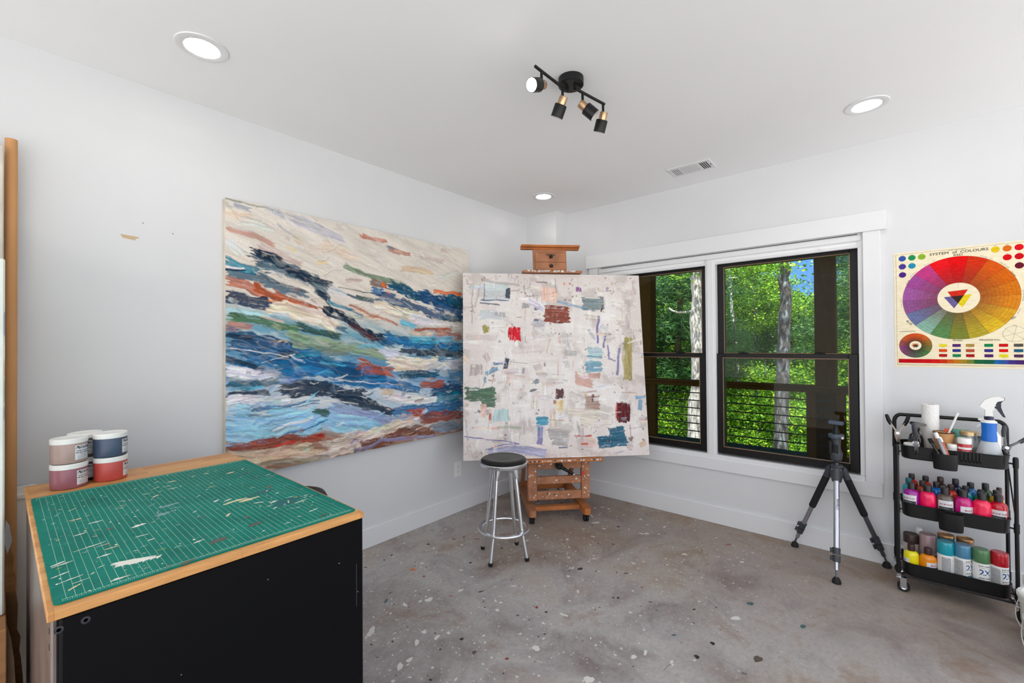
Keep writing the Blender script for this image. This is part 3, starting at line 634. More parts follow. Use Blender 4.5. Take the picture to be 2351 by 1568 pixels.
STROKES_ONE = """
lav 28 .8 36,1381 116,1362
lav 51 .7 252,1393 442,1351 633,1311
lav 24 .6 178,1400 261,1385
olv 8 .8 8,1397 133,1395 224,1396
pch 35 .6 8,1337 116,1324
ruL 24 .6 12,1250 133,1241 223,1208
mau 40 .6 160,1197 251,1163 368,1124
pgr 58 .7 8,1190 73,1136
pgr 61 .5 65,1294 205,1284
tan 39 .9 329,1267 369,1243
yel 27 .6 289,1209 338,1197
yel 20 .7 463,1148 528,1157
pch 72 .4 485,1242 705,1210
tan 57 .3 399,1217 644,1235
ruL 37 .9 743,1366 834,1342
ruL 25 .8 834,1348 936,1348
ruL 27 .8 943,1306 1105,1301
tea 13 .7 929,1316 986,1311
mau 44 .4 1198,1283 1418,1274
mau 32 .6 1392,1366 1455,1369
och 40 .5 1044,1185 1182,1190 1313,1186
pgr 56 .5 1364,1159 1584,1226
grn 31 .8 632,1155 768,1115 928,1098 1043,1073
mau 26 .7 644,1066 742,1066
mar 38 .8 819,1074 921,1060
ora 19 1 893,1070 914,1048
ora 20 .9 1329,1054 1452,1052 1602,1057
tdk 77 .9 159,1091 279,1097 420,1052 528,956
nav 59 1 124,1153 223,1129 338,1084 441,1044
nav 34 .95 441,1044 550,1023
nav 40 .95 451,982 528,940
tea 43 .9 -1,1097 65,1078 150,1051
tdk 56 .85 7,1033 133,1020 251,984 399,956
nav 10 1 -1,1051 98,1054
wht 13 .9 7,1066 90,1067
ruL 58 .9 3,996 90,977 168,937
rus 45 .95 133,972 222,922 338,879
rus 42 .9 222,941 368,892 483,856
mar 28 .9 483,867 527,815
ora 14 .9 159,926 222,902
ora 13 .9 318,898 398,862
ndk 57 .95 7,914 98,902 199,890
crm 76 .9 204,881 318,858 483,824 572,751
pte 29 .8 7,841 132,828 213,813
grn 45 .95 15,814 132,800 250,765 357,747
dgr 43 .9 357,767 483,739 595,719
sag 25 .9 222,774 269,745
sag 67 .85 298,705 440,675 642,652 898,602
olv 34 .7 482,632 666,618
ruL 38 .7 7,776 115,761
och 28 .9 167,704 288,675
nav 54 1 505,879 643,820 766,744 912,698
mar 34 .9 667,787 844,698
tdk 28 .8 572,773 642,753
tea 19 .9 528,924 643,887 754,847
tdk 16 .9 573,993 704,959 832,945
dgr 12 .9 716,971 900,950
pgr 46 .8 539,1001 643,977
pch 49 .7 704,891 858,840
rus 15 .8 667,911 845,851 1012,797
tdk 78 1 942,1075 1134,1018 1363,997 1611,986
blu 49 .9 819,1015 900,1010
dbl 70 .9 872,984 1042,948 1277,898 1415,864
dbl 95 .95 1197,1023 1610,886
tdk 43 .9 1397,863 1610,872
crm 78 .9 859,923 1042,898 1196,855
lvw 55 .8 1117,851 1327,820
ltq 53 .8 1041,823 1163,802
rus 19 .9 1163,776 1486,777
rus 57 .7 1344,740 1599,729
wht 36 .8 1277,818 1600,815
pch 40 .7 1116,750 1327,740
blu 68 .95 912,710 1116,673 1361,659 1598,644
ltq 56 .7 1116,711 1542,701
nav 47 .9 1026,624 1360,605 1607,587
lvw 56 .9 857,650 1011,612
dbl 95 .95 3,703 132,675 298,635
nav 28 .8 3,721 115,704
blu 69 .9 72,582 222,606 418,602
nav 62 .8 269,635 397,581
blu 123 .95 222,528 418,539 641,507 897,458
dbl 65 .9 439,601 571,532 739,479
nav 19 .9 3,593 176,549
tea 32 .7 317,614 482,621
lvw 61 .95 3,548 114,523 249,506
tdk 42 .9 3,475 89,459 240,477
nav 33 .95 2,420 97,421 194,422
ltq 14 .7 15,446 176,452
per 42 .8 249,457 439,438
nav 77 .95 249,427 418,424 594,399 764,350
nav 68 .95 571,379 764,293 980,208
blu 49 .9 790,418 981,392 1192,350
rus 64 .9 727,548 803,510 967,484
crm 77 .9 939,565 1193,531 1360,538
pch 46 .8 981,514 1274,462
lvw 86 .9 1275,501 1607,516
tdk 52 .95 1039,462 1193,466 1359,444
dbl 88 .95 1290,329 1605,345
rus 48 .85 1208,388 1420,372
wht 63 .9 896,338 1129,292 1392,252
och 34 .6 883,363 980,349
blu 79 .9 980,221 1191,208 1604,203
tea 57 .8 1358,283 1605,274
lvw 48 .95 2,392 132,389 316,371
blu 24 .8 114,334 268,336 481,334
sky 159 .95 6,282 175,240 417,246 481,280
sky 120 .9 503,256 640,194 895,147
per 56 .8 548,294 763,235 979,160
dgr 48 .9 449,284 525,275
blu 13 .8 131,160 316,179 525,232
wht 11 .8 221,213 438,254
rus 66 .9 1090,189 1223,178
ruB 75 .9 1207,142 1357,135 1603,117
wht 19 .8 994,158 1191,157
slt 70 .8 1272,80 1603,18
ruB 52 .9 14,153 131,151 316,138 492,135
red 13 .9 221,125 335,125
red 27 .9 459,146 503,139
tan 50 .8 30,114 221,96 417,90
pch 60 .7 88,74 267,57 480,25
cr2 79 .95 524,60 763,85 1037,139 1159,148
cr2 49 .9 480,25 712,37 895,87
brn 71 .9 737,32 895,28 1037,90 1305,36
nav 33 .8 687,7 718,30
per 20 .7 762,5 895,52 1322,7
olv 31 .6 131,46 315,17 524,6
wht 5 .8 15,648 222,626 297,604
wht 6 .7 158,579 337,624
wht 4 .8 316,330 525,340 713,298
wht 6 .8 526,480 764,431 1039,387
ltq 16 .7 482,568 641,540
ltq 22 .6 715,651 898,662
nav 7 .9 516,923 715,754 898,674
nav 6 .8 596,1017 846,994 1042,935
nav 5 .8 15,731 176,704
"""
STROKES_TWO = """
gbl 114 .6 150,1227 339,1228
ndk 36 .9 334,1256 332,1182
gry 21 .5 151,1312 418,1280
dbl 10 .8 133,1164 337,1165
dbl 9 .8 127,1140 270,1133
gbl 70 .6 126,1052 313,1052
gry 31 .5 236,1064 313,1064
ndk 5 .8 157,1289 155,1164
oli 46 1 171,969 170,914
rd2 97 1 383,957 381,857
pnk 119 .8 656,1270 652,1161
ru2 120 .95 615,1064 803,1058
pur 46 .9 881,1275 879,1243
pur 24 .6 1109,1274 1107,1239
tgr 105 .9 910,1139 1078,1140
gry 14 .8 906,1191 1081,1186
mar 11 .9 1051,1076 1072,1128
mar 12 .6 555,1307 640,1307
ora 17 .9 767,1300 774,1298
red 14 .8 809,1297 820,1295
ndk 23 .8 532,1104 577,1104
gry 40 .8 437,1126 493,1126
lav 68 .5 529,1007 612,962
dbl 14 .8 529,1013 568,1007
lbl 19 .6 710,1167 823,1133 937,1105
lvw 40 .8 494,1166 605,1098
vio 16 .9 1032,1041 1015,938 1016,836
lav 29 .6 952,939 995,870
vio 18 .8 1077,893 1060,802
vio 14 .8 1096,825 1102,723 1147,700
vio 17 .8 1188,801 1170,700 1152,594
lav 35 .4 1046,973 1102,938
oli 72 .95 1256,880 1236,554
mau 89 .35 1285,1252 1277,1123
tl2 78 .8 910,659 1036,657
pte 95 .8 932,758 1046,757
tea 7 .7 920,736 1045,729
gry 39 .5 757,766 841,759
tgr 34 .3 771,704 769,649
ruL 44 .6 829,604 1026,591
ruL 66 .6 832,550 956,537
grm 86 .8 95,680 94,610
pch 38 .6 10,735 31,713
mau 38 .6 155,755 187,711
blu 20 .8 219,689 295,688
tl2 28 .8 164,614 251,656
ndk 33 .95 320,720 311,650
pnk 24 .7 332,622 325,536
gn2 90 .95 13,467 226,463
gn2 63 .9 129,397 225,400
oli 26 .7 13,394 34,393
pnk 32 .9 145,396 144,307
mau 42 .6 182,359 181,317
rus 17 .9 197,327 196,259
pte 112 .7 278,356 276,272
ndk 19 .7 102,350 123,339
tgr 37 .9 535,571 543,543
mar 58 .95 707,492 705,432
yl2 50 .8 709,411 706,325
rus 20 .8 671,417 670,395
br2 103 .75 898,385 1004,383
mar 20 .8 957,449 960,395
och 30 .6 900,445 917,444
bei 65 .7 767,324 1012,312
bei 86 .6 853,257 986,243
mr2 119 1 1197,384 1189,243
red 14 .8 1140,369 1134,271
lbl 22 .9 1292,431 1361,425
lbl 32 .8 1325,409 1315,332
tl2 58 .95 534,260 616,261
vio 43 .8 560,223 551,97
gry 61 .6 619,174 771,164
gry 53 .6 649,115 758,101
dbl 8 .9 691,70 757,68
red 10 .9 815,150 937,154
pnk 64 .5 858,119 968,105
red 13 .8 857,98 912,94
tb2 80 1 990,104 1203,103
tb2 70 1 1071,160 1191,173
tb2 26 1 1130,202 1181,211
blk 36 .7 1233,129 1243,113
mau 41 .7 1201,66 1245,54
och 26 .6 1303,73 1350,93
vio 6 .9 6,176 189,145 401,104
vio 6 .9 401,104 241,97 157,79
lv2 54 .9 177,53 368,67 592,33
ora 14 .8 220,95 233,95
pnk 23 .7 169,223 254,223
sag 21 .5 243,221 415,227
blk 0 .7 412,353 367,280 393,222 421,268 412,353
blk 2 .6 508,469 510,351
blk 2 .6 177,765 158,603 136,508
blk 2 .5 578,608 756,595
blk 2 .6 795,474 905,417
blk 2 .5 1007,221 1098,229 984,206
gry 9 .5 74,1288 67,1164 71,986
gry 9 .4 123,1277 94,1119
ruL 4 .6 229,667 217,592 201,538
mau 44 .3 27,887 255,875
mau 66 .2 363,786 606,795
mau 55 .2 536,685 619,510
mau 55 .2 447,653 466,545
mau 64 .2 438,289 478,193
lbl 11 .5 778,872 797,782
grm 47 .3 1269,1181 1254,938
mau 31 .4 32,114 52,31
"""
def base_one(X, Y):
    W, H = 1.676, 1.408
    v = Y/H+.10*(X/W-.5)
    stops = [(0.0, (150, 120, 98)), (.06, (168, 128, 108)), (.13, (176, 200, 216)), (.25, (188, 206, 222)), (.34, (90, 140, 180)), (.5, (110, 160, 180)), (.6, (214, 204, 192)), (.72, (222, 212, 200)), (.85, (220, 212, 202)), (1.1, (214, 208, 198))]
    ps = np.array([s_[0] for s_ in stops]); cs = np.array([s_[1] for s_ in stops], float)
    s2 = X*.32+Y; n = fbm(X*4+Y*2, s2*26, 3, 5)
    vv = np.clip(v+.07*(n-.5), 0, 1.1); c = np.stack([np.interp(vv, ps, cs[:, i]) for i in range(3)], -1)
    c = c*(1+.20*(fbm(X*5, s2*60, 8, 5)-.5)[..., None])
    w = sstep(.52, .66, fbm(X*6, s2*20, 21, 4)); c = c*(1-.5*w[..., None])+np.array((232, 224, 216))*.5*w[..., None]
    cr = 1-np.abs(fbm(X*5, s2*16, 61, 4)-.5)*14; cr = np.clip(cr, 0, 1)
    h = .0012*fbm(X*30, Y*60, 4, 4)+.0022*cr*sstep(.35, .6, fbm(X*3, Y*3, 5, 2))
    return lin_np(np.clip(c, 0, 245)), h
def base_two(X, Y):
    n = fbm(X*6, Y*6, 2, 5)-.5; n2 = fbm(X*40, Y*8, 12, 4)-.5; n3 = fbm(X*8, Y*40, 14, 4)-.5
    c = np.array((232, 226, 222))+np.stack([16*n+12*n2+10*n3, 22*n+14*n2+12*n3, 24*n+14*n2+12*n3], -1)
    edge = np.minimum(np.minimum(X, 1.3716-X), np.minimum(Y, 1.3716-Y)); k = (1-sstep(0, .22, edge+.12*n))[..., None]*.5
    c = c*(1-k)+np.array((214, 202, 197))*k
    blot = sstep(.56, .7, fbm(X*9, Y*9, 31, 4))[..., None]*.4; c = c*(1-blot)+np.array((176, 164, 158))*blot
    sc = sstep(.74, .80, fbm(X*34, Y*34, 51, 4))[..., None]*.6; c = c*(1-sc)+np.array((120, 100, 98))*sc
    sp = sstep(.62, .72, fbm(X*5, Y*5, 71, 3))*sstep(.62, .75, fbm(X*120, Y*30, 52, 3)); c = c*(1-.4*sp[..., None])+np.array((110, 96, 104))*.4*sp[..., None]
    h = .0016*fbm(X*40, Y*25, 6, 4)
    return lin_np(np.clip(c, 0, 244)), h
def srgb(c):
    c = np.clip(c, 0, 1); return np.where(c <= .0031308, c*12.92, 1.055*c**(1/2.4)-.055)*255
def over_one(c, W, H, nx, ny):
    """hundreds of small dragged marks that pull neighbouring colours along the sweep of the picture"""
    rd = random.Random(31); out = []
    for i in range(430):
        x, y = rd.uniform(.0, W), rd.uniform(0, H); v = y/H
        a = -.36 if v > .62 else (-.20 if v > .36 else (.02 if v > .26 else .22)); a += .25*(x/W-.5)*(1 if v > .4 else -.6)+rd.gauss(0, .07)
        L = rd.choice((.03, .05, .08, .12)); w = rd.choice((.004, .006, .010, .016, .024))
        sx_, sy_ = min(max(x+rd.gauss(0, .06), 0), W), min(max(y+rd.gauss(0, .05), 0), H)
        k = srgb(c[int(sy_/H*(ny-1)), int(sx_/W*(nx-1))]); r = rd.random(); al = rd.uniform(.3, .7)
        if .12 < v < .68 and r < .10: k = np.array((226, 224, 222)); w = min(w, .008); L = min(L, .08)
        elif .12 < v < .68 and r < .22: k = np.array((8, 26, 50)); w = min(w, .008)
        elif v > .68: k = k*rd.uniform(.84, 1.12); al *= .7
        else: k = k*rd.uniform(.7, 1.25)
        k = np.clip(k, 4, 244).astype(int); dx, dy = cos(a)*L/2, sin(a)*L/2; bx, by = -sin(a)*rd.gauss(0, .12)*L, cos(a)*rd.gauss(0, .12)*L
        out.append('%d-%d-%d %d %.2f %d,%d %d,%d %d,%d' % (*k, max(3, w*1000), al, (x-dx)*1000, (y-dy)*1000, (x+bx)*1000, (y+by)*1000, (x+dx)*1000, (y+dy)*1000))
    return '\n'.join(out)
def over_two(c, W, H, nx, ny):
    rd = random.Random(12); out = []
    for i in range(430):
        x, y = rd.uniform(.0, W), rd.uniform(0, H); a = rd.choice((0, 0, pi/2, pi/2, .1, -.1))+rd.gauss(0, .12)
        L = rd.choice((.02, .04, .07, .11)); w = rd.choice((.003, .005, .010, .020, .034)); r = rd.random()
        if r < .55: k = (238, 233, 229)
        elif r < .72: k = (206, 190, 184)
        elif r < .80: k = (190, 196, 206)
        elif r < .86: k = (214, 186, 170)
        elif r < .895: k = rd.choice(((58, 92, 140), (150, 66, 44), (112, 98, 160), (70, 136, 158), (60, 56, 66), (190, 120, 96))); w = min(w, .020); L = min(L, .045)
        elif r < .93: k = (120, 108, 112); w = min(w, .003)
        else: k = (150, 120, 112); w = min(w, .005)
        dx, dy = cos(a)*L/2, sin(a)*L/2; edge = min(x, W-x, y, H-y) < .1
        if c[int(y/H*(ny-1)), int(x/W*(nx-1))].mean() < .42 and rd.random() < .8: continue
        if r < .55 and edge and rd.random() < .6: continue
        out.append('%d-%d-%d %d %.2f %d,%d %d,%d' % (*k, max(2, w*1000), rd.uniform(.3, .8) if w > .006 else .7, (x-dx)*1000, (y-dy)*1000, (x+dx)*1000, (y+dy)*1000))
    return '\n'.join(out)
m_paint = paint_material('painted_canvas', .52)
m_canvas = pm('raw_canvas_edge', (206, 196, 182), 0.75, var=.16, vs=8, bmp=.2, bs=400)
m_stretch = pm('pine_stretcher', (190, 152, 108), 0.7, var=.15, vs=10)
t = thing('wall_painting', 'large blue, rust and cream abstract seascape canvas hanging on the left wall', 'painting', (1.571, YL, .632))
F1 = Matrix(((1, 0, 0, .733), (0, 0, -1, YL-.0405), (0, 1, 0, .632), (0, 0, 0, 1)))
canvas('painted_face', 1.676, 1.408, 620, 520, base_one, STROKES_ONE, m_paint, t, F1, .04, 1.0, 1.6, over_one, True, warp=.015)
g = G(); ring(g, 0, .040, (0, 1.676, 0, 1.408), (.03, 1.646, .03, 1.378), .003); g.box((.006, .03, .03), (.012, 1.646, 1.378))
Q = Matrix(((0, 1, 0, .733), (-1, 0, 0, YL-.0), (0, 0, 1, .632), (0, 0, 0, 1)))
g.v = [tuple(Q @ Vector((x, y, z))) for x, y, z in g.v]; g.v = [(x, min(y, YL-.001), z) for x, y, z in g.v]
obj('canvas_edge', g, m_canvas, t)

# ---- easel with the square canvas
EH = radians(-43.098); ET = .1328
EM = Matrix.Translation((2.632, 1.809, 0)) @ Matrix.Rotation(EH, 4, 'Z')
m_easel = pm('oiled_beech', (170, 116, 84), 0.55, spec=.3, var=.2, vs=9, stretch=(1.5, 1.5, 1.5), bmp=.05, bs=80)
m_easel2 = pm('oiled_beech_orange', (180, 110, 60), 0.5, spec=.3, var=.18, vs=9, bmp=.05, bs=80)
m_splat = pm('white_paint_splash', (222, 214, 208), .5)
es = thing('studio_easel', 'wooden H-frame studio easel on casters holding the square canvas', 'easel', (2.632, 1.809, 0), EH)
def eo(name, g, mats, par=es):
    return obj(name, g, mats, par, world=False)
LT = tan(ET); yc = -.476*LT
def lean(x, d, z): return (x, yc+z*LT+d, z)
for s_ in (-1, 1):
    x = .2*s_+.004
    g = G(); poly = [(x-.028, -.012), (x-.02, -.026), (x-.008, -.032), (x+.008, -.032), (x+.02, -.026), (x+.028, -.012), (x+.028, .64), (x-.028, .64)]
    g.prism(poly, .062, .108); f = eo('foot', g, m_easel if s_ < 0 else m_easel2)
    for y in (.012, .60):
        g = G(); g.cyl((x, y, .062), (x, y, .05), .018, n=14); g.box((x-.020, y-.012, .030), (x-.014, y+.018, .052), .002); g.box((x+.014, y-.012, .030), (x+.020, y+.018, .052), .002)
        c = eo('caster', g, m_black)
        for dx in (-.010, .010):
            g = G(); g.cyl((x+dx-.006, y+.010, .0245), (x+dx+.006, y+.010, .0245), .0245, n=20); obj('wheel', g, m_rubber, c, world=False)
    g = G(); px0, px1 = (-.217, -.150) if s_ < 0 else (.184, .247)
    g.box((px0, .055, .150), (px1, .095, .452), .004); g.add([], [], 0)
    random.seed(3+s_)
    for i in range(22):
        a, b_ = random.uniform(px0+.008, px1-.008), random.uniform(.17, .44); r_ = random.choice((.0015, .002, .003, .005))
        vs = [(a+r_*cos(k*1.05)*random.uniform(.6, 1.3), .0546, b_+r_*1.4*sin(k*1.05)*random.uniform(.6, 1.3)) for k in range(6)]; g.add(vs, [tuple(range(6))], 1)
    if s_ > 0:
        for (a, b_, r_) in ((.196, .343, .011), (.190, .322, .006)):
            g.add([(a+r_*cos(k*.8)*1.1, .0544, b_+r_*sin(k*.8)) for k in range(8)], [tuple(range(8))], 2)
    eo('post', g, [m_easel, m_splat, pm('red_paint_splash', (216, 40, 28), .45)])
    g = G(); g.tube([(x, .58, .108), (x, .20, .62)], .001, 4); g = G()
    Mx = Matrix.Translation((x, .56, .10)) @ Matrix.Rotation(radians(35), 4, 'X'); g.box((-.014, -.02, 0), (.014, .02, .66), .003, 0, Mx); eo('rear_strut', g, m_easel)
for k, (z0, z1, y0) in enumerate(((.376, .446, .062), (.266, .322, .062), (.152, .214, .062))):
    g = G(); g.box((-.151, y0, z0), (.185, y0+.022, z1), .003)
    random.seed(40+k)
    for i in range(26):
        a, b_ = random.uniform(-.14, .17), random.uniform(z0+.006, z1-.006); r_ = random.choice((.0015, .002, .003, .006))
        g.add([(a+r_*1.5*cos(q*1.05)*random.uniform(.6, 1.3), y0-.0006, b_+r_*sin(q*1.05)*random.uniform(.6, 1.3)) for q in range(6)], [tuple(range(6))], 1 if random.random() < .75 else 2)
    eo('crossbar', g, [m_easel, m_splat, pm('dark_paint_splash', (62, 44, 40), .5)])
g = G(); g.box((-.172, .075, .066), (.176, .125, .096), .003); eo('base_bar', g, m_easel2)
g = G(); g.box((-.172, .56, .066), (.176, .61, .130), .003); eo('base_bar', g, m_easel2)
g = G(); g.box((-.32, -.055, .452), (.32, .07, .470), .003)
random.seed(9)
for i in range(60):
    a = random.uniform(-.3, .3); g.box((a, -.0565, .4705-random.uniform(0, .012)), (a+random.uniform(.004, .02), -.054, .4715), 0, random.choice((1, 1, 1, 2)))
eo('canvas_tray', g, [m_easel2, m_splat, pm('dark_paint_splash', (62, 44, 40), .5)])
for s_ in (-.085, .07):
    g = G(); q = [lean(s_-.022, .045, .471), lean(s_+.022, .045, .471), lean(s_+.022, .070, .471), lean(s_-.022, .070, .471), lean(s_-.022, .045, 2.0), lean(s_+.022, .045, 2.0), lean(s_+.022, .070, 2.0), lean(s_-.022, .070, 2.0)]
    g.add(q, [(3, 2, 1, 0), (4, 5, 6, 7), (0, 1, 5, 4), (1, 2, 6, 5), (2, 3, 7, 6), (3, 0, 4, 7)]); eo('mast', g, m_easel)
TL = Matrix.Translation((0, yc, 0)) @ Matrix(((1, 0, 0, 0), (0, 1, LT, 0), (0, 0, 1, 0), (0, 0, 0, 1)))     # shear that follows the lean
def ebox(lo, hi, b=.003, mi=0, g=None): g = g or G(); g.box(lo, hi, b, mi, TL); return g
hb = eo('clamp_head', ebox((-.140, .020, 1.866), (.122, .044, 2.044)), m_easel)
for lo, hi in (((-.126, .012, 1.868), (.116, .021, 1.930)), ((-.126, .012, 1.933), (.116, .021, 2.005)), ((-.098, .016, 2.007), (.080, .022, 2.042))):
    obj('front_board', ebox(lo, hi, .0015), m_easel, hb, world=False)
g = G(); text_on(g, 'MEEDEN', .020, TL @ Vector((-.004, .0115, 1.988)), (1, 0, 0), (0, LT, 1), bold=.0004); obj('lettering', g, m_ink, hb, world=False)
for z in (1.972, 1.899):
    g = G(); o_ = TL @ Vector((-.003, .012, z)); g.cyl(o_, o_+Vector((0, -.022, 0)), .006, n=10)
    for k in range(5): a = k*2*pi/5+.3; g.cyl(o_+Vector((0, -.010, 0)), o_+Vector((.015*cos(a), -.016, .015*sin(a))), .006, .004, 8)
    g.cyl(o_+Vector((0, -.010, 0)), o_+Vector((0, -.024, 0)), .010, .008, 14); eo('knob', g, m_black)
g = ebox((-.234, -.02, 2.046), (.224, .06, 2.064)); g.box((-.234, .010, 2.032), (.224, .052, 2.047), .002, 0, TL); eo('top_ledge', g, m_easel2)
g = ebox((-.230, -.035, 1.840), (.230, .045, 1.858))
for i in range(30):
    a = random.uniform(-.2, .2); g.box((a, -.0362, 1.842+random.uniform(0, .012)), (a+random.uniform(.005, .03), -.034, 1.859), 0, 1, TL)
eo('upper_clamp', g, [m_easel, m_splat])
g = G(); g.cyl((.012, .062, .404), (.012, .030, .404), .027, n=24); g.cyl((.012, .03, .404), (.012, .012, .404), .017, n=18); cr = eo('crank', g, m_black)
g = G(); g.tube([(.012, .016, .404), (.112, .010, .348)], [.013, .009], 12); obj('arm', g, m_black, cr, world=False)
g = G(); g.ball((.112, .003, .348), .0085); obj('rivet', g, m_alu, cr, world=False)

nv = Vector((sin(EH), -cos(EH), 0)); ev = Vector((cos(EH), sin(EH), 0))   # out of the canvas, to its right
vv = Vector((-nv.x*sin(ET), -nv.y*sin(ET), cos(ET))); nn = ev.cross(vv)
Pb = Vector((2.632, 1.809, .476))-ev*.6858
F2 = Matrix(((ev.x, vv.x, nn.x, Pb.x), (ev.y, vv.y, nn.y, Pb.y), (ev.z, vv.z, nn.z, Pb.z), (0, 0, 0, 1))) @ Matrix.Rotation(-.004, 4, 'Z')
t = thing('easel_painting', 'square white abstract canvas with small scattered colour patches standing on the easel', 'painting', tuple(Pb+ev*.6858))
canvas('painted_face', 1.3716, 1.3716, 520, 520, base_two, STROKES_TWO, m_paint, t, F2, .02, .95, 1.0, over_two, rg=.3, wv=.7, wb=.55, jit=.16, warp=.012)
g = G(); B_ = Matrix(((1, 0, 0, 0), (0, 0, 1, 0), (0, -1, 0, 0), (0, 0, 0, 1)))
ring(g, 0, .020, (0, 1.3716, 0, 1.3716), (.035, 1.3366, .035, 1.3366), .002); g.box((.002, .03, .03), (.005, 1.34, 1.34))
g.v = [tuple(F2 @ Vector((y, z, -.0012-x))) for x, y, z in g.v]
obj('canvas_edge', g, m_canvas, t)

# ================================================================== POSTER
t = thing('poster', 'cream colour wheel chart pinned to the wall above the cart', 'poster', (XR, -.2995, 1.152))
def PP(a, b, l=0): return (XR-.0012-.00015*l, -.042-a, 1.152+b)
g = G(); g.add([PP(0, 0), PP(.515, 0), PP(.515, .651), PP(0, .651), (XR-.0003, -.042, 1.152), (XR-.0003, -.557, 1.152), (XR-.0003, -.557, 1.803), (XR-.0003, -.042, 1.803)], [(3, 2, 1, 0), (0, 1, 5, 4), (1, 2, 6, 5), (2, 3, 7, 6), (3, 0, 4, 7)])
m_pap, tt, bb, _ = newmat('cream_woven_paper'); co = objco(tt)
n_ = N(tt, 'TexNoise', Scale=90.0, Detail=4.0); tt.links.new(objco(tt, (1, .25, 1)), n_.inputs['Vector']); r_ = ramp(tt, n_.outputs['Fac'], [(.3, lin((230, 217, 182))), (.7, lin((240, 230, 202)))])
tt.links.new(r_.outputs[0], bb.inputs['Base Color']); bb.inputs['Roughness'].default_value = .75; bump(tt, bb, n_.outputs['Fac'], .3, .001)
obj('sheet', g, m_pap, t, smooth=False)
m_print, tt, bb, _ = newmat('printed_colours'); at_ = tt.nodes.new('ShaderNodeAttribute'); at_.attribute_name = 'print'
n_ = N(tt, 'TexNoise', Scale=160.0, Detail=3.0); tt.links.new(objco(tt, (1, .3, 1)), n_.inputs['Vector']); r_ = ramp(tt, n_.outputs['Fac'], [(.3, (.82, .82, .82)), (.7, (1.12, 1.12, 1.12))])
mu_ = tt.nodes.new('ShaderNodeMix'); mu_.data_type = 'RGBA'; mu_.blend_type = 'MULTIPLY'; mu_.inputs[0].default_value = 1
tt.links.new(at_.outputs['Color'], mu_.inputs[6]); tt.links.new(r_.outputs[0], mu_.inputs[7]); tt.links.new(mu_.outputs[2], bb.inputs['Base Color']); bb.inputs['Roughness'].default_value = .75; bb.inputs['Specular IOR Level'].default_value = .1
class Print:
    def __init__(s): s.g = G(); s.c = []
    def poly(s, pts, c, l=1): s.g.add([PP(a, b, l) for a, b in pts], [tuple(range(len(pts)))[::-1]]); s.c.append(c)
    def disc(s, a, b, r, c, l=1, n=28): s.poly([(a+r*sin(2*pi*i/n), b+r*cos(2*pi*i/n)) for i in range(n)], c, l)
    def rect(s, a0, a1, b0, b1, c, l=1): s.poly([(a0, b0), (a0, b1), (a1, b1), (a1, b0)], c, l)
    def line(s, p, q, w, c, l=3):
        d = Vector((q[0]-p[0], q[1]-p[1])); d.normalize(); n = Vector((-d.y, d.x))*w/2
        s.poly([(p[0]+n.x, p[1]+n.y), (q[0]+n.x, q[1]+n.y), (q[0]-n.x, q[1]-n.y), (p[0]-n.x, p[1]-n.y)], c, l)
    def sector(s, a, b, r0, r1, t0, t1, c, l=1, k=4):
        A = [t0+(t1-t0)*i/k for i in range(k+1)]
        s.poly([(a+r0*sin(x), b+r0*cos(x)) for x in A]+[(a+r1*sin(x), b+r1*cos(x)) for x in A[::-1]], c, l)
    def build(s, name, par):
        o = obj(name, s.g, m_print, par, smooth=False); at = o.data.attributes.new('print', 'FLOAT_COLOR', 'FACE')
        at.data.foreach_set('color', np.array([(*lin(c), 1) for c in s.c], np.float32).ravel()); return o
mixc3 = lambda a, b, f: tuple(x*(1-f)+y*f for x, y in zip(a, b))
SECT = [(228, 10, 14), (208, 50, 20), (216, 90, 20), (212, 102, 18), (210, 116, 22), (214, 130, 30), (212, 158, 38), (218, 180, 42), (178, 160, 48), (122, 132, 52), (88, 136, 82), (132, 176, 160), (106, 116, 158), (142, 84, 142), (160, 90, 160), (160, 76, 150), (194, 60, 132), (232, 20, 30)]
wa, wb = .2595, .3765; p = Print()
for i, c in enumerate(SECT):
    t0 = radians(-10+20*i); t1 = t0+radians(20)
    for j in range(10):
        r0 = .081+.0143*j; p.sector(wa, wb, r0, r0+.0143, t0, t1, mixc3(mixc3(c, (112, 62, 52), .55), c, min(1, .12+j/8.0)))
for i in range(18):
    a_ = radians(-10+20*i); p.line((wa+.081*sin(a_), wb+.081*cos(a_)), (wa+.224*sin(a_), wb+.224*cos(a_)), .0007, (90, 50, 34))
for j in range(1, 11):
    r0 = .081+.0143*j
    for k in range(36): p.sector(wa, wb, r0-.00025, r0+.00025, radians(k*10), radians(k*10+10), (104, 58, 42), 2, 2)
X_ = lambda x, y: (wa+(x-840)/2955, wb-(y-710)/2054)
for pts, c in (([(718, 636), (948, 622), (903, 684), (757, 690)], (206, 44, 30)), ([(757, 690), (903, 684), (836, 772)], (58, 40, 36)), ([(675, 695), (757, 690), (836, 772), (790, 825)], (104, 92, 146)), ([(903, 684), (992, 675), (882, 818), (836, 772)], (226, 202, 30))):
    p.poly([X_(*q) for q in pts], c)
p.line((wa, wb+.081), (wa, wb+.05), .0006, (90, 80, 70))
p.build('colour_wheel', t)
p = Print(); sc_ = [(208, 84, 30), (196, 96, 40), (150, 108, 44), (110, 112, 56), (74, 112, 66), (80, 104, 76), (92, 86, 84), (116, 72, 96), (134, 70, 120), (150, 76, 72), (190, 84, 44), (206, 78, 34)]
for i, c in enumerate(sc_):
    for j in range(6): p.sector(.0865, .1205, .025+.0073*j, .0323+.0073*j, radians(30*i), radians(30*i+30), mixc3(mixc3(c, (60, 48, 40), .7), c, min(1, .1+j/4)))
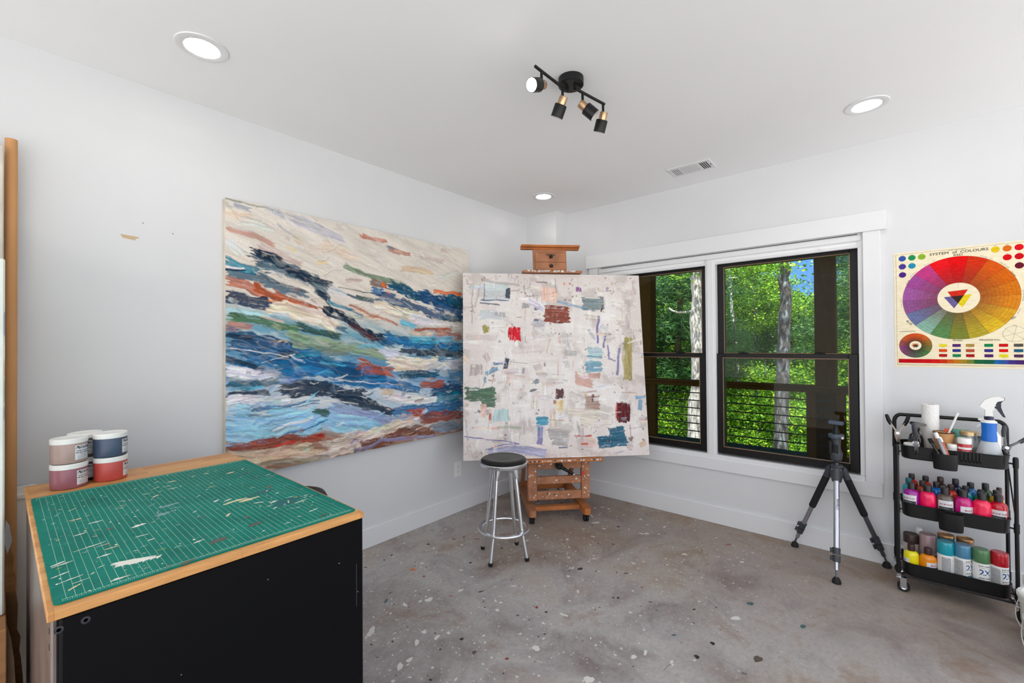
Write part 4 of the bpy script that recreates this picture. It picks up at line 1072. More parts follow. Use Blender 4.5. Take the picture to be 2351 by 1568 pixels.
for pts, c in (([(-.0125, .010), (.0125, .010), (.008, .003), (-.008, .003)], (200, 100, 40)), ([(-.008, .003), (.008, .003), (0, -.007)], (50, 40, 34)), ([(-.016, .003), (-.008, .003), (0, -.007), (-.005, -.013)], (160, 80, 60)), ([(.008, .003), (.016, .003), (.005, -.013), (0, -.007)], (60, 100, 70))):
    p.poly([(.0865+x, .1205+y) for x, y in pts], c)
p.build('compound_wheel', t)
p = Print()
for a, b, c in ((.0365, .617, (52, 84, 160)), (.077, .617, (34, 142, 84)), (.118, .617, (136, 176, 44)), (.0365, .571, (74, 56, 146)), (.077, .571, (34, 138, 170)), (.0365, .524, (76, 40, 126))): p.disc(a, b, .0158, c)
p.build('swatch_circles', t); p = Print()
for a, b, c in ((.397, .617, (222, 190, 30)), (.438, .617, (214, 106, 26)), (.4785, .617, (216, 16, 30)), (.438, .571, (214, 10, 22)), (.4785, .571, (200, 8, 24)), (.4785, .524, (104, 22, 42))): p.disc(a, b, .0158, c)
p.build('swatch_circles', t); p = Print()
BARS = (((228, 208, 50), (214, 74, 24), (180, 14, 22)), ((88, 42, 112), (46, 54, 132), (24, 128, 78)), ((172, 136, 68), (176, 76, 50), (164, 26, 30)), ((24, 126, 74), (54, 48, 122), (76, 38, 100)), ((200, 14, 26), (216, 22, 18), (224, 208, 34)), ((84, 80, 74), (34, 92, 124), (82, 46, 84)))
for a, col in zip((.1813, .2339, .2846, .352, .404, .455), BARS):
    for b, c in zip((.120, .0925, .0655), col): p.rect(a, a+.0318, b-.0078, b+.0078, c)
p.build('swatch_bars', t); p = Print()
ST = [(.0148, (186, 10, 24)), (.05, (190, 12, 24)), (.1, (196, 16, 24)), (.15, (202, 26, 22)), (.185, (198, 52, 24)), (.212, (192, 90, 30)), (.238, (186, 118, 32)), (.262, (160, 128, 40)), (.288, (110, 124, 52)), (.314, (30, 98, 60)), (.350, (26, 92, 70)), (.387, (30, 96, 158)), (.414, (56, 78, 150)), (.436, (62, 52, 122)), (.46, (70, 40, 106)), (.5, (60, 40, 96))]
for (a, c), (b, _) in zip(ST[:-1], ST[1:]): p.rect(a, b, .022, .0445, c)
p.build('spectrum_strip', t)
p = Print(); K = (94, 78, 58)
for a0, b0, a1, b1 in ((.009, .010, .506, .010), (.009, .641, .506, .641), (.009, .010, .009, .641), (.506, .010, .506, .641), (.009, .0145, .506, .0145)): p.line((a0, b0), (a1, b1), .0009, K)
for i in range(24): p.line((.458+.04*sin(i*pi/12), .178+.04*cos(i*pi/12)), (.458+.04*sin((i+1)*pi/12), .178+.04*cos((i+1)*pi/12)), .0008, (70, 62, 52))
for i in range(6): p.line((.458, .178), (.458+.044*sin(i*pi/3+.2), .178+.044*cos(i*pi/3+.2)), .0006, (70, 62, 52))
p.build('border_lines', t)
g = G()
def PT(s, size, a, b, rot=0.0, bold=0.0, sx=1.0):
    text_on(g, s, size, PP(a, b, 3), (0, -cos(rot), sin(rot)), (0, sin(rot), cos(rot)), .0001, bold=bold, sx=sx)
PT('SYSTEM  of  COLOURS', .0195, .261, .6235, 0, .0003, 1.16); PT('THE NATURAL', .008, .258, .6365, 0, 0, 1.3); PT('RED', .0145, .261, .6075, 0, .0002, 1.4)
PT('Green', .0125, .254, .1475, 0, .0002, 1.2); PT('PRISMATIC', .0105, .372, .1475, 0, .0002, 1.5); PT('COMPOUND', .008, .054, .2005, 0, 0, 1.5); PT('YEL', .0145, .455, .259, .85, .0002); PT('BLUE', .0145, .062, .250, -.85, .0002)
PT('Purple', .010, .058, .480, 1.1); PT('Orange', .010, .458, .484, -1.0); PT('Type', .006, .458, .2215)
def arc_text(s, size, deg, r=.231):
    for i, ch in enumerate(s):
        a_ = radians(deg+(i-len(s)/2)*size*.62/r*57.3)
        if ch != ' ': PT(ch, size, wa+r*sin(a_), wb+r*cos(a_), -a_)
arc_text('Orange red', .008, 28); arc_text('red Orange', .008, 48); arc_text('yellow Orange', .007, 92); arc_text('Purple red', .008, -28); arc_text('red Purple', .008, -50); arc_text('blue Purple', .007, -92)
for a_ in (0,):
    arc_text('Yellow', .007, 112); 
for a in (.1813, .2339, .2846, .352, .404, .455):
    for b in (.120, .0925, .0655): PT('colour', .0045, a+.016, b-.0105, 0, 0, 1.3)
for a, b in ((.0365, .617), (.077, .617), (.118, .617), (.0365, .571), (.077, .571), (.0365, .524), (.397, .617), (.438, .617), (.438, .571), (.4785, .571), (.4785, .524)): PT('tint', .005, a, b+.0195, 0, 0, 1.3)
obj('lettering', g, pm('sepia_ink', (66, 52, 40), .7), t, smooth=False)

# ================================================================== CEILING FITTINGS
def downlight(x, y, label):
    t = thing('recessed_light', label, 'ceiling light', (x, y, HC), 0, 'recessed ceiling lights')
    g = G(); g.lathe([(.058, -.004), (.062, -.006), (.088, -.004), (.090, -.0005), (.058, -.0005)], 48, (x, y, HC), cap=False); obj('trim_ring', g, m_trim, t)
    g = G(); g.lathe([(.0, -.0035), (.058, -.0035)], 40, (x, y, HC)); g.f = [f[::-1] for f in g.f]; obj('diffuser', g, emit('lamp_diffuser', (255, 250, 244), LAMP), t)
downlight(.520, 2.045, 'round recessed ceiling light at the upper left, above the workbench')
downlight(2.813, .058, 'round recessed ceiling light at the upper right, nearest the cart')
downlight(2.822, 2.066, 'round recessed ceiling light in the far corner above the easel')
downlight(.520, .058, 'round recessed ceiling light behind the viewer, out of frame')
downlight(-1.7, .058, 'added round recessed fill light at the far left behind the viewer, out of frame')  # extra lamp out of view, added to fill the lower left wall
downlight(-1.7, 2.045, 'added round recessed fill light far behind the workbench, out of frame')  # unseen lamp added for even room light
downlight(2.813, -1.9, 'added round recessed fill light beyond the cart, out of frame')  # another unseen lamp, added to even out the brightness
t = thing('air_vent', 'white ceiling air register with dark slots near the window wall', 'vent', (3.03, .983, HC))
g = G(); g.box((2.945, .845, HC-.006), (3.115, 1.121, HC), .003); obj('frame', g, m_trim, t)
g = G()
for y0, n in ((.872, 4), (1.055, 4)):
    for k in range(n): g.box((2.972, y0+k*.0125, HC-.0066), (3.088, y0+k*.0125+.0065, HC-.0058), 0, 0 if y0 < 1 else 1)
g.box((3.02, .858, HC-.0066), (3.05, .862, HC-.0058)); obj('slots', g, [pm('vent_darkness', (10, 10, 10), .9), pm('vent_grey', (150, 150, 150), .8)], t)
g = G()
for k in range(13): g.box((2.975, .935+k*.0085, HC-.0072), (3.085, .9385+k*.0085, HC-.0058), .0005)
obj('louvre', g, pm('vent_louvre', (200, 200, 200), .6), t)
# track light
CC = Vector((1.655, 1.055, HC)); BZ = 2.43
t = thing('track_light', 'black four-head track spotlight with brass necks on the ceiling', 'ceiling light', tuple(CC))
g = G(); g.lathe([(.0, -.034), (.052, -.034), (.056, -.031), (.056, 0)], 40, tuple(CC)); obj('canopy', g, m_bmetal, t)
for a, b in (((1.421, 1.077, BZ), (1.655, 1.075, BZ)), ((1.660, 1.038, BZ), (1.862, 1.002, BZ))):
    g = G(); g.tube([a, b], .0065, 12); e_ = Vector(b if a[0] < 1.5 else a); g.tube([tuple(e_), (e_.x, e_.y, HC-.033)], .0065, 10); obj('bar', g, m_bmetal, t)
m_brass = pm('brushed_brass', (206, 170, 134), .3, 1.0)
m_shade_in = pm('shade_inside', (226, 222, 216), .5)
R_, U_, F_ = Vector(_r0), Vector((0, 0, 1)), Vector((_f.x, _f.y, 0)).normalized()
HEADS = (((1.463, 1.076), (-.62, -.40, -.68), True), ((1.617, 1.075), (-.36, -.93, .42), False), ((1.712, 1.030), (.72, -.62, -.02), False), ((1.853, 1.004), (-.22, -.97, .42), False))
for (sx_, sy_), (r, u, f), lit in HEADS:
    ax = (R_*r+U_*u+F_*f).normalized(); piv = Vector((sx_, sy_, 2.372))
    c0 = piv-ax*.012
    rot = ax.to_track_quat('Z', 'Y').to_matrix().to_4x4(); Mh = Matrix.Translation(c0) @ rot
    g = G(); g.lathe([(.012, .030), (.026, .030), (.0275, .033), (.0275, .084), (.0255, .084), (.0255, .036), (.0, .036)], 30, mis=[0, 0, 0, 0, 1, 1], M=Mh)
    sh = obj('lamp_shade', g, [m_bmetal, m_shade_in], t)
    g = G(); g.lathe([(0, -.004), (.0175, -.004), (.0185, -.002), (.0185, .030)], 24, M=Mh)
    if abs(u+.62) < .01:
        for k in range(5): g.lathe([(.0190, .001+k*.0055), (.0196, .0025+k*.0055), (.0190, .004+k*.0055)], 20, M=Mh)
    obj('neck', g, m_brass, sh)
    g = G(); g.tube([(sx_, sy_, BZ), (sx_, sy_, 2.372)], .006, 10); obj('stem', g, m_bmetal, sh)
    if lit:
        g = G(); g.lathe([(0, .076), (.021, .072), (.0255, .066)], 24, M=Mh); obj('bulb', g, emit('spot_bulb', (255, 248, 238), SPOT), sh)
    else:
        g = G(); g.lathe([(0, .060), (.020, .060), (.024, .045)], 20, M=Mh); obj('bulb', g, pm('unlit_bulb', (214, 214, 212), .25), sh)

# ================================================================== LEFT WALL BITS
t = thing('wall_outlet', 'white duplex power outlet low on the wall beside the easel', 'outlet', (2.3195, YL, .33))
g = G(); g.box((2.284, YL-.006, .272), (2.355, YL, .388), .003); obj('cover_plate', g, m_white, t)
for z in (.350, .310):
    g = G(); g.lathe([(0, 0), (.0165, 0), (.0165, .0025), (0, .0025)], 20, M=Matrix.Translation((2.3195, YL-.006, z)) @ Matrix.Rotation(pi/2, 4, 'X'))
    o = obj('socket', g, m_white, t); g = G()
    for dx, dz, h in ((-.006, .003, .004), (.006, .003, .0035)): g.box((2.3195+dx-.0011, YL-.0089, z+dz-h), (2.3195+dx+.0011, YL-.0083, z+dz+h))
    g.cyl((2.3195, YL-.0089, z-.008), (2.3195, YL-.0083, z-.008), .0024, n=10); obj('slots', g, m_ink, o, world=True)
g = G(); pts = [(.344, 1.789), (.352, 1.790), (.371, 1.789), (.392, 1.788), (.407, 1.786), (.406, 1.781), (.394, 1.778), (.398, 1.771), (.380, 1.7725), (.362, 1.774), (.353, 1.775)]
g.prism(pts, 0, .0008, M=Matrix.Translation((0, YL, 0)) @ Matrix.Rotation(pi/2, 4, 'X'))
solo('masking_tape', g, pm('masking_tape', (200, 172, 138), .8, var=.12, vs=80), 'torn scrap of tan masking tape stuck on the bare left wall', 'tape')
for x, z, l in ((.421, 1.854, 'tiny nail hole in the wall above the tan tape'), (.530, 1.826, 'tiny nail hole in the wall right of the tan tape')):
    g = G(); g.lathe([(0, 0), (.0022, 0), (.002, .001), (0, .001)], 8, M=Matrix.Translation((x, YL, z)) @ Matrix.Rotation(pi/2, 4, 'X')); solo('nail', g, m_ink, l.replace('nail hole', 'dark nail head'), 'nail')

# ================================================================== WORKBENCH CABINET
CX0, CX1, CY0, CY1, CZ = .056, .674, 1.133, 2.237, .820
t = thing('workbench_cabinet', 'black steel cabinet with butcher-block top under the green cutting mat', 'cabinet', ((CX0+CX1)/2, (CY0+CY1)/2, 0))
m_steel = pm('black_steel_panel', (7, 7, 9), .5, 0, spec=.12, bmp=.02, bs=500)
m_gsteel = pm('grey_brown_steel', (122, 112, 108), .38, .6, var=.25, vs=6)
m_block, tt, bb, _ = newmat('butcher_block')
br = N(tt, 'TexBrick', Scale=1.0, Mortar__Size=.0004, Brick__Width=.30, Row__Height=.038); br.offset = .37; br.inputs['Color1'].default_value = (*lin((222, 168, 104)), 1); br.inputs['Color2'].default_value = (*lin((198, 136, 74)), 1); br.inputs['Mortar'].default_value = (*lin((170, 112, 60)), 1)
tt.links.new(objco(tt), br.inputs['Vector']); n_ = N(tt, 'TexNoise', Scale=7.0, Detail=6.0, Distortion=1.2); tt.links.new(objco(tt, (1.2, 10, 10)), n_.inputs['Vector'])
r_ = ramp(tt, n_.outputs['Fac'], [(.3, (.80, .76, .70)), (.7, (1.1, 1.1, 1.1))]); mu_ = tt.nodes.new('ShaderNodeMix'); mu_.data_type = 'RGBA'; mu_.blend_type = 'MULTIPLY'; mu_.inputs[0].default_value = .9
tt.links.new(br.outputs['Color'], mu_.inputs[6]); tt.links.new(r_.outputs[0], mu_.inputs[7]); tt.links.new(mu_.outputs[2], bb.inputs['Base Color']); bb.inputs['Roughness'].default_value = .42
g = G(); g.box((CX0+.016, CY0+.004, .105), (CX1, CY1-.004, CZ-.0165), .004); b_ = obj('body', g, m_steel, t)
g = G(); g.box((CX0+.006, CY0+.02, .105), (CX0+.016, CY1-.01, CZ-.018), .003); o = obj('side_panel', g, m_gsteel, t)
o['label'] = 'scuffed grey-brown steel side'
g = G()
for z in (.765, .735):
    g.cyl((CX0+.0055, CY0+.055, z), (CX0+.007, CY0+.055, z), .006, n=12)
obj('screw_hole', g, m_ink, o)
g = G(); g.box((CX0, CY0, CZ-.0165), (CX1, CY1, CZ), .0015); obj('butcher_block_top', g, m_block, t)
for x, z in ((.106, .785), (.071, .784)):
    g = G(); g.lathe([(.0030, .0), (.0032, .0012), (.0065, .0010), (.0070, 0)], 22, M=Matrix.Translation((x, CY0+.004, z)) @ Matrix.Rotation(pi/2, 4, 'X')); g.lathe([(0, .0004), (.0030, .0004)], 14, M=Matrix.Translation((x, CY0+.004, z)) @ Matrix.Rotation(pi/2, 4, 'X'), mi=1)
    obj('rivet', g, [pm('worn_rivet', (52, 52, 55), .5, .3), m_ink], t)
for x in (CX0+.07, CX1-.07):
    for y in (CY0+.08, CY1-.08):
        g = G(); g.cyl((x, y, .105), (x, y, .085), .022, n=14); g.cyl((x-.015, y, .045), (x+.015, y, .045), .045, n=24); obj('caster', g, m_rubber, t)
g = G()
for x, z, l in ((.60, .70, .012), (.655, .60, .010), (.42, .73, .008), (.25, .60, .006), (.35, .52, .005)):
    g.box((x, CY0+.0032, z), (x+l*.3, CY0+.0042, z+.0015))
g.box((.652, CY0+.0032, .56), (.6535, CY0+.0042, .68), 0, 1)
obj('scuff_mark', g, [pm('pale_scuff', (150, 150, 150), .7), pm('dull_scuff', (52, 52, 54), .6)], b_)
# cutting mat
MX0, MX1, MY0, MY1, MZ = .0655, .6655, 1.156, 2.030, .823
t = thing('cutting_mat', 'green gridded cutting mat speckled with paint on the workbench top', 'cutting mat', ((MX0+MX1)/2, (MY0+MY1)/2, CZ))
m_mat, tt, bb, _ = newmat('green_mat')
sp_n = tt.nodes.new('ShaderNodeSeparateXYZ'); tt.links.new(objco(tt), sp_n.inputs[0])
def mth(op, a, b=None):
    n = tt.nodes.new('ShaderNodeMath'); n.operation = op
    for i, s in enumerate((a, b)):
        if s is None: continue
        if isinstance(s, (int, float)): n.inputs[i].default_value = s
        else: tt.links.new(s, n.inputs[i])
    return n.outputs[0]
def gridlines(axis, pitch, w):
    f = mth('FRACT', mth('DIVIDE', mth('ADD', sp_n.outputs[axis], 10*pitch*7+.0035), pitch)); return mth('LESS_THAN', f, w/pitch)
n_ = N(tt, 'TexNoise', Scale=6.0, Detail=6.0, Roughness=.7); tt.links.new(objco(tt), n_.inputs['Vector'])
r_ = ramp(tt, n_.outputs['Fac'], [(.25, lin((6, 96, 86))), (.5, lin((12, 120, 106))), (.66, lin((16, 126, 112))), (.8, lin((48, 142, 130)))])
gx = gridlines(0, .0127, .0008); gy = gridlines(1, .0127, .0008)
n2_ = N(tt, 'TexNoise', Scale=14.0, Detail=3.0); tt.links.new(objco(tt), n2_.inputs['Vector'])
ins = mth('MULTIPLY', mth('LESS_THAN', mth('ABSOLUTE', sp_n.outputs[0]), .288), mth('LESS_THAN', mth('ABSOLUTE', sp_n.outputs[1]), .425))
fx = mth('MULTIPLY', mth('MULTIPLY', gx, ins), mth('ADD', .30, mth('MULTIPLY', n2_.outputs['Fac'], .7))); fy = mth('MULTIPLY', mth('MULTIPLY', gy, ins), mth('MULTIPLY', n2_.outputs['Fac'], .34))
c_ = mixc(tt, r_.outputs[0], lin((186, 208, 182)), fx); c_ = mixc(tt, c_, lin((150, 200, 182)), fy)
s_n = N(tt, 'TexNoise', Scale=9.0, Detail=8.0, Roughness=.75, Distortion=.8); tt.links.new(objco(tt, (1, 2.4, 1), (0, 0, .5)), s_n.inputs['Vector'])
rs = ramp(tt, s_n.outputs['Fac'], [(.60, (0, 0, 0)), (.74, (.55, .55, .55))]); c_ = mixc(tt, c_, lin((120, 170, 160)), rs.outputs[0])
v_ = N(tt, 'TexVoronoi', Scale=60.0); tt.links.new(objco(tt, (1, .6, 1)), v_.inputs['Vector']); sc2 = tt.nodes.new('ShaderNodeSeparateColor'); tt.links.new(v_.outputs['Color'], sc2.inputs[0])
c_ = mixc(tt, c_, lin((216, 222, 206)), mth('MULTIPLY', mth('LESS_THAN', v_.outputs['Distance'], mth('MULTIPLY', sc2.outputs[1], .16)), mth('GREATER_THAN', sc2.outputs[0], .6)))
tt.links.new(c_, bb.inputs['Base Color']); bb.inputs['Roughness'].default_value = .6; bb.inputs['Specular IOR Level'].default_value = .12
g = G(); cr_ = .012; n = 6; poly = []
for (cx, cy, a0) in ((MX1-cr_, MY0+cr_, -90), (MX1-cr_, MY1-cr_, 0), (MX0+cr_, MY1-cr_, 90), (MX0+cr_, MY0+cr_, 180)):
    poly += [(cx+cr_*cos(radians(a0+90*k/n)), cy+cr_*sin(radians(a0+90*k/n))) for k in range(n+1)]
g.prism(poly, CZ, MZ)
random.seed(21)
SMN = [0]
def smear(x, y, l, w, a, mi, z=MZ, rag=.4):
    SMN[0] += 1; z = z+SMN[0]*2.2e-6; k = 7; c, s = cos(a), sin(a); up = []; dn = []
    for i in range(k):
        q = i/(k-1); hw = w/2*(.35+.65*sin(pi*min(.97, max(.06, q))))*random.uniform(1-rag, 1+rag); d = (q-.5)*l; of = random.uniform(-.15, .15)*w
        up.append((x+d*c-(hw+of)*s, y+d*s+(hw+of)*c, z+.0003)); dn.append((x+d*c+(hw-of)*s, y+d*s-(hw-of)*c, z+.0003))
    g.add(up+dn[::-1], [(i, i+1, 2*k-2-i, 2*k-1-i) for i in range(k-1)], mi)
for _ in range(9): smear(.195+random.uniform(-.006, .006), 1.257+random.uniform(-.01, .01), random.uniform(.05, .085), random.uniform(.006, .012), -.28+random.uniform(-.08, .08), 1)
for i in range(7): smear(.168+i*.011, 1.262-i*.0035, random.uniform(.018, .03), .004, 1.0, 1)
for x, y, l, w, a, mi in ((.466, 1.506, .07, .018, .2, 3), (.548, 1.53, .09, .03, .3, 5), (.50, 1.49, .06, .02, .1, 3), (.568, 1.382, .09, .05, .4, 5), (.593, 1.351, .04, .006, .2, 1), (.585, 1.25, .03, .006, .3, 1), (.267, 1.161, .03, .012, .3, 4), (.345, 1.234, .04, .02, .3, 4), (.44, 1.27, .035, .02, .3, 4),
        (.30, 1.55, .035, .02, .2, 6), (.33, 1.62, .05, .016, .2, 6), (.24, 1.50, .03, .014, .3, 1), (.56, 1.86, .03, .012, .3, 3), (.50, 1.92, .015, .01, 0, 3), (.60, 1.40, .012, .008, 0, 7), (.17, 1.62, .03, .006, .1, 1), (.09, 1.36, .035, .006, .3, 1), (.095, 1.26, .04, .004, .3, 1), (.083, 1.30, .03, .005, .4, 1), (.14, 1.43, .06, .004, .3, 1)):
    smear(x, y, l, w, a, mi)
for i in range(330):
    x, y = random.uniform(MX0+.012, MX1-.012), random.uniform(MY0+.012, MY1-.012); l = random.choice((.004, .005, .007, .010, .016, .026)); smear(x, y, l, l*random.uniform(.10, .35), random.gauss(.35, .5), random.choice((1, 1, 1, 1, 2, 3, 3, 6, 4, 5) if random.random() < .95 else (7, 8)))
obj('mat_sheet', g, [m_mat, pm('mat_white_paint', (226, 228, 218), .5), pm('mat_pale_green', (120, 180, 166), .5), pm('mat_cream_paint', (214, 204, 166), .5), pm('mat_brown_paint', (78, 84, 70), .5), pm('mat_slate_paint', (16, 98, 98), .5), pm('mat_grey_paint', (112, 154, 156), .5), pm('mat_lime_paint', (170, 190, 60), .5), pm('mat_red_paint', (170, 60, 48), .5)], t, smooth=False)
g = G()
for i in range(4*46):
    x = MX0+.012+i*.0127/4
    if x > MX1-.012: break
    g.box((x, MY0+.006, MZ), (x+.0007, MY0+(.014 if i % 4 == 0 else .011 if i % 2 == 0 else .009), MZ+.0003))
g.box((MX0+.0115, MY0+.0145, MZ), (MX1-.0115, MY0+.0153, MZ+.0003))
obj('ruler_marks', g, pm('mat_line_print', (168, 206, 186), .5), t, smooth=False)
g = G(); g.box((MX0+.0115, MY1-.0136, MZ), (MX1-.0115, MY1-.013, MZ+.0003))
for i in range(180):
    x = MX0+.012+i*.0127/4
    if x > MX1-.012: break
    g.box((x, MY1-.006, MZ), (x+.0007, MY1-(.012 if i % 4 == 0 else .009), MZ+.0003))
obj('ruler_marks', g, pm('mat_line_print', (168, 206, 186), .5), t, smooth=False)
# jars of acrylic
def jar(x, y, z, body, la, label, name='paint_jar', lid_mark=0):
    t = thing(name, label, 'paint jar', (x, y, z), 0, 'stacked paint jars')
    r = .0462; h = .0835
    g = G(); g.lathe([(0, 0), (.040, 0), (.0445, .002), (r, .006), (r, h-.020), (.0445, h-.017), (.0445, h-.012)], 48, (x, y, z)); obj('body', g, body, t)
    g = G(); g.lathe([(.0462, h-.0175), (.0472, h-.0165), (.0472, h-.003), (.0455, h-.0005), (.0430, 0+h), (.0425, h-.0015), (0, h-.0015)], 48, (x, y, z)); obj('lid', g, m_white, t)
    g = G(); patch_round(g, (x, y, z), r+.0004, la-.48, la+.48, .011, .059, 16); l = obj('label', g, m_paper, t)
    g = G(); text_round(g, 'GOLDEN', .0108, (x, y, z), r+.0008, la+.13, .0515, bold=.0003); 
    k = 10                                                    # the black arch mark
    for q in range(k):
        a0 = la-.44+.22*q/k; a1 = la-.44+.22*(q+1)/k; z0 = .044+.010*sin(pi*min(1, q/k*.9+.05)); z1 = .044+.010*sin(pi*min(1, (q+1)/k*.9+.05))
        g.add([(x+(r+.0008)*cos(a), y+(r+.0008)*sin(a), z+zz) for a, zz in ((a0, z0), (a1, z1), (a1, z1+.0035), (a0, z0+.0035))], [(0, 1, 2, 3)])
    text_round(g, 'ARTIST COLORS', .0052, (x, y, z), r+.0008, la, .0405, bold=.0001); text_round(g, 'Titan Mars Transparent', .0045, (x, y, z), r+.0008, la, .0345, bold=.0002)
    text_round(g, 'ACRYLIC PAINT', .0032, (x, y, z), r+.0008, la+.05, .0285)
    for q in range(5): text_round(g, 'heavy body acrylic colour artist', .0025, (x, y, z), r+.0008, la, .0235-.0030*q)
    obj('lettering', g, m_ink, l, smooth=False); return t
def paint_plastic(n, c): return pm(n, c, .42, var=.06, vs=30, coat=.1)
h_ = .0840
jar(.156, 2.118, CZ, paint_plastic('mauve_paint', (150, 92, 104)), -.75, 'mauve-red paint jar, bottom of the left stack on the workbench')
jar(.156, 2.118, CZ+h_, paint_plastic('beige_mauve_paint', (172, 148, 140)), -.85, 'beige-pink paint jar on top of the left stack on the workbench')
jar(.2625, 2.130, CZ, paint_plastic('brick_red_paint', (190, 76, 68)), -.42, 'brick-red paint jar, bottom of the right stack on the workbench')
jar(.2620, 2.130, CZ+h_, paint_plastic('slate_blue_paint', (66, 82, 106)), -.48, 'slate-blue paint jar on top of the right stack on the workbench')
jar(.203, 2.204, CZ, paint_plastic('black_paint', (30, 28, 30)), -1.2, 'black paint jar at the bottom, hidden between the two front stacks')
jar(.203, 2.204, CZ+h_, paint_plastic('brown_paint', (112, 92, 84)), -1.2, 'brown paint jar on top of the black one behind the front stacks')

# ================================================================== LEFT EDGE OF THE ROOM
g = G(); prof = [(.0165, 0), (.0165, 2.076), (.0140, 2.076), (.0140, .0)]
g.lathe(prof, 28, (.0290, 2.488, 0), cap=False); solo('kraft_paper_roll', g, pm('kraft_brown_paper', (200, 146, 94), .72, var=.06, vs=6), 'tall thin roll of brown kraft paper standing upright against the left wall', 'paper roll')
g = G(); r_c = .035; poly = [(-.55, 0), (.116, 0)]+[(.116-r_c+r_c*cos(radians(90*k/6)), .765-r_c+r_c*sin(radians(90*k/6))) for k in range(7)]+[(-.55, .765)]
g.prism(poly, 0, .012, M=Matrix.Translation((0, YL-.020, 0)) @ Matrix.Rotation(radians(90), 4, 'X')); g.prism([(-.55, .72), (.09, .72), (.09, .735), (-.55, .735)], .012, .018, M=Matrix.Translation((0, YL-.020, 0)) @ Matrix.Rotation(radians(90), 4, 'X'))
solo('plastic_panel', g, m_white, 'white plastic panel with a rounded corner leaning behind the workbench', 'panel')
t = thing('pale_canvas', 'blank cream canvas leaning behind the brown paper roll at the left edge', 'canvas', (-.35, 2.45, 0))
g = G(); g.box((-.75, 2.44, .0), (.0105, 2.462, 2.035), .003); obj('canvas_face', g, m_canvas, t)
t = thing('abstract_canvas', 'white abstract canvas with blue and green marks at the left picture edge', 'painting', (-.40, 2.03, .50))
g = G(); g.box((-.86, 2.0, .50), (.0120, 2.034, 1.56), .004); obj('canvas_edge', g, pm('white_primed_canvas', (222, 226, 218), .6, var=.1, vs=12), t)
g = G(); random.seed(8)
for z0, z1, mi in ((1.33, 1.40, 0), (1.21, 1.25, 1), (1.13, 1.20, 2), (1.08, 1.12, 0), (1.26, 1.30, 3)):
    for k in range(5):
        x = -.10*k-random.uniform(0, .05); pts = [(x-.10, z0+random.uniform(-.02, .02)), (x+.0115 if k == 0 else x, z0), (x+.0115 if k == 0 else x, z1), (x-.10, z1+random.uniform(-.02, .02))]
        g.add([(px, 1.9992, pz) for px, pz in pts], [(0, 1, 2, 3)], mi)
    g.add([(.0123, 2.0, z0), (.0123, 2.02, z0), (.0123, 2.02, z1), (.0123, 2.0, z1)], [(0, 1, 2, 3)], mi)
obj('brush_marks', g, [pm('mark_blue', (36, 120, 160), .5), pm('mark_ochre', (196, 150, 96), .5), pm('mark_green', (92, 150, 88), .5), pm('mark_white', (230, 230, 226), .5)], t, smooth=False)
m_card = pm('corrugated_cardboard', (158, 112, 70), .85, var=.15, vs=10, stretch=(1, 1, 6), bmp=.3, bs=120)
t = thing('cardboard_box', 'torn brown cardboard box on the floor at the lower left corner', 'box', (-.42, 2.03, 0))
g = G(); g.box((-.86, 1.90, 0), (.016, 2.20, .498), .002); obj('box_body', g, m_card, t)
g = G(); edge = [(.020, 0), (.062, 0), (.058, .10), (.054, .20), (.050, .26), (.046, .29), (.049, .33), (.041, .36), (.043, .44), (.037, .50), (.040, .53), (.032, .56), (.034, .60), (.026, .63), (.022, .66), (.020, .70), (.013, .685), (.012, .60)]
g.prism([(x, z) for x, z in edge], 0, .006, M=Matrix.Translation((0, 2.206, 0)) @ Matrix.Rotation(pi/2, 4, 'X')); obj('torn_flap', g, m_card, t)
g = G(); e2 = [(.016, .02), (.048, .03), (.044, .12), (.050, .20), (.040, .27), (.034, .31), (.030, .40), (.024, .46), (.016, .50)]
g.prism(e2, 0, .004, M=Matrix.Translation((0, 1.93, 0)) @ Matrix.Rotation(pi/2, 4, 'X')); o = obj('torn_flap', g, pm('cardboard_liner', (122, 96, 74), .85, var=.2, vs=14), t)
g = G(); g.prism([(.020, .62), (.030, .66), (.024, .71), (.016, .73), (.012, .66)], 0, .003, M=Matrix.Translation((0, 2.196, 0)) @ Matrix.Rotation(pi/2, 4, 'X')); obj('paper_scrap', g, pm('torn_grey_paper', (190, 192, 200), .8), t)

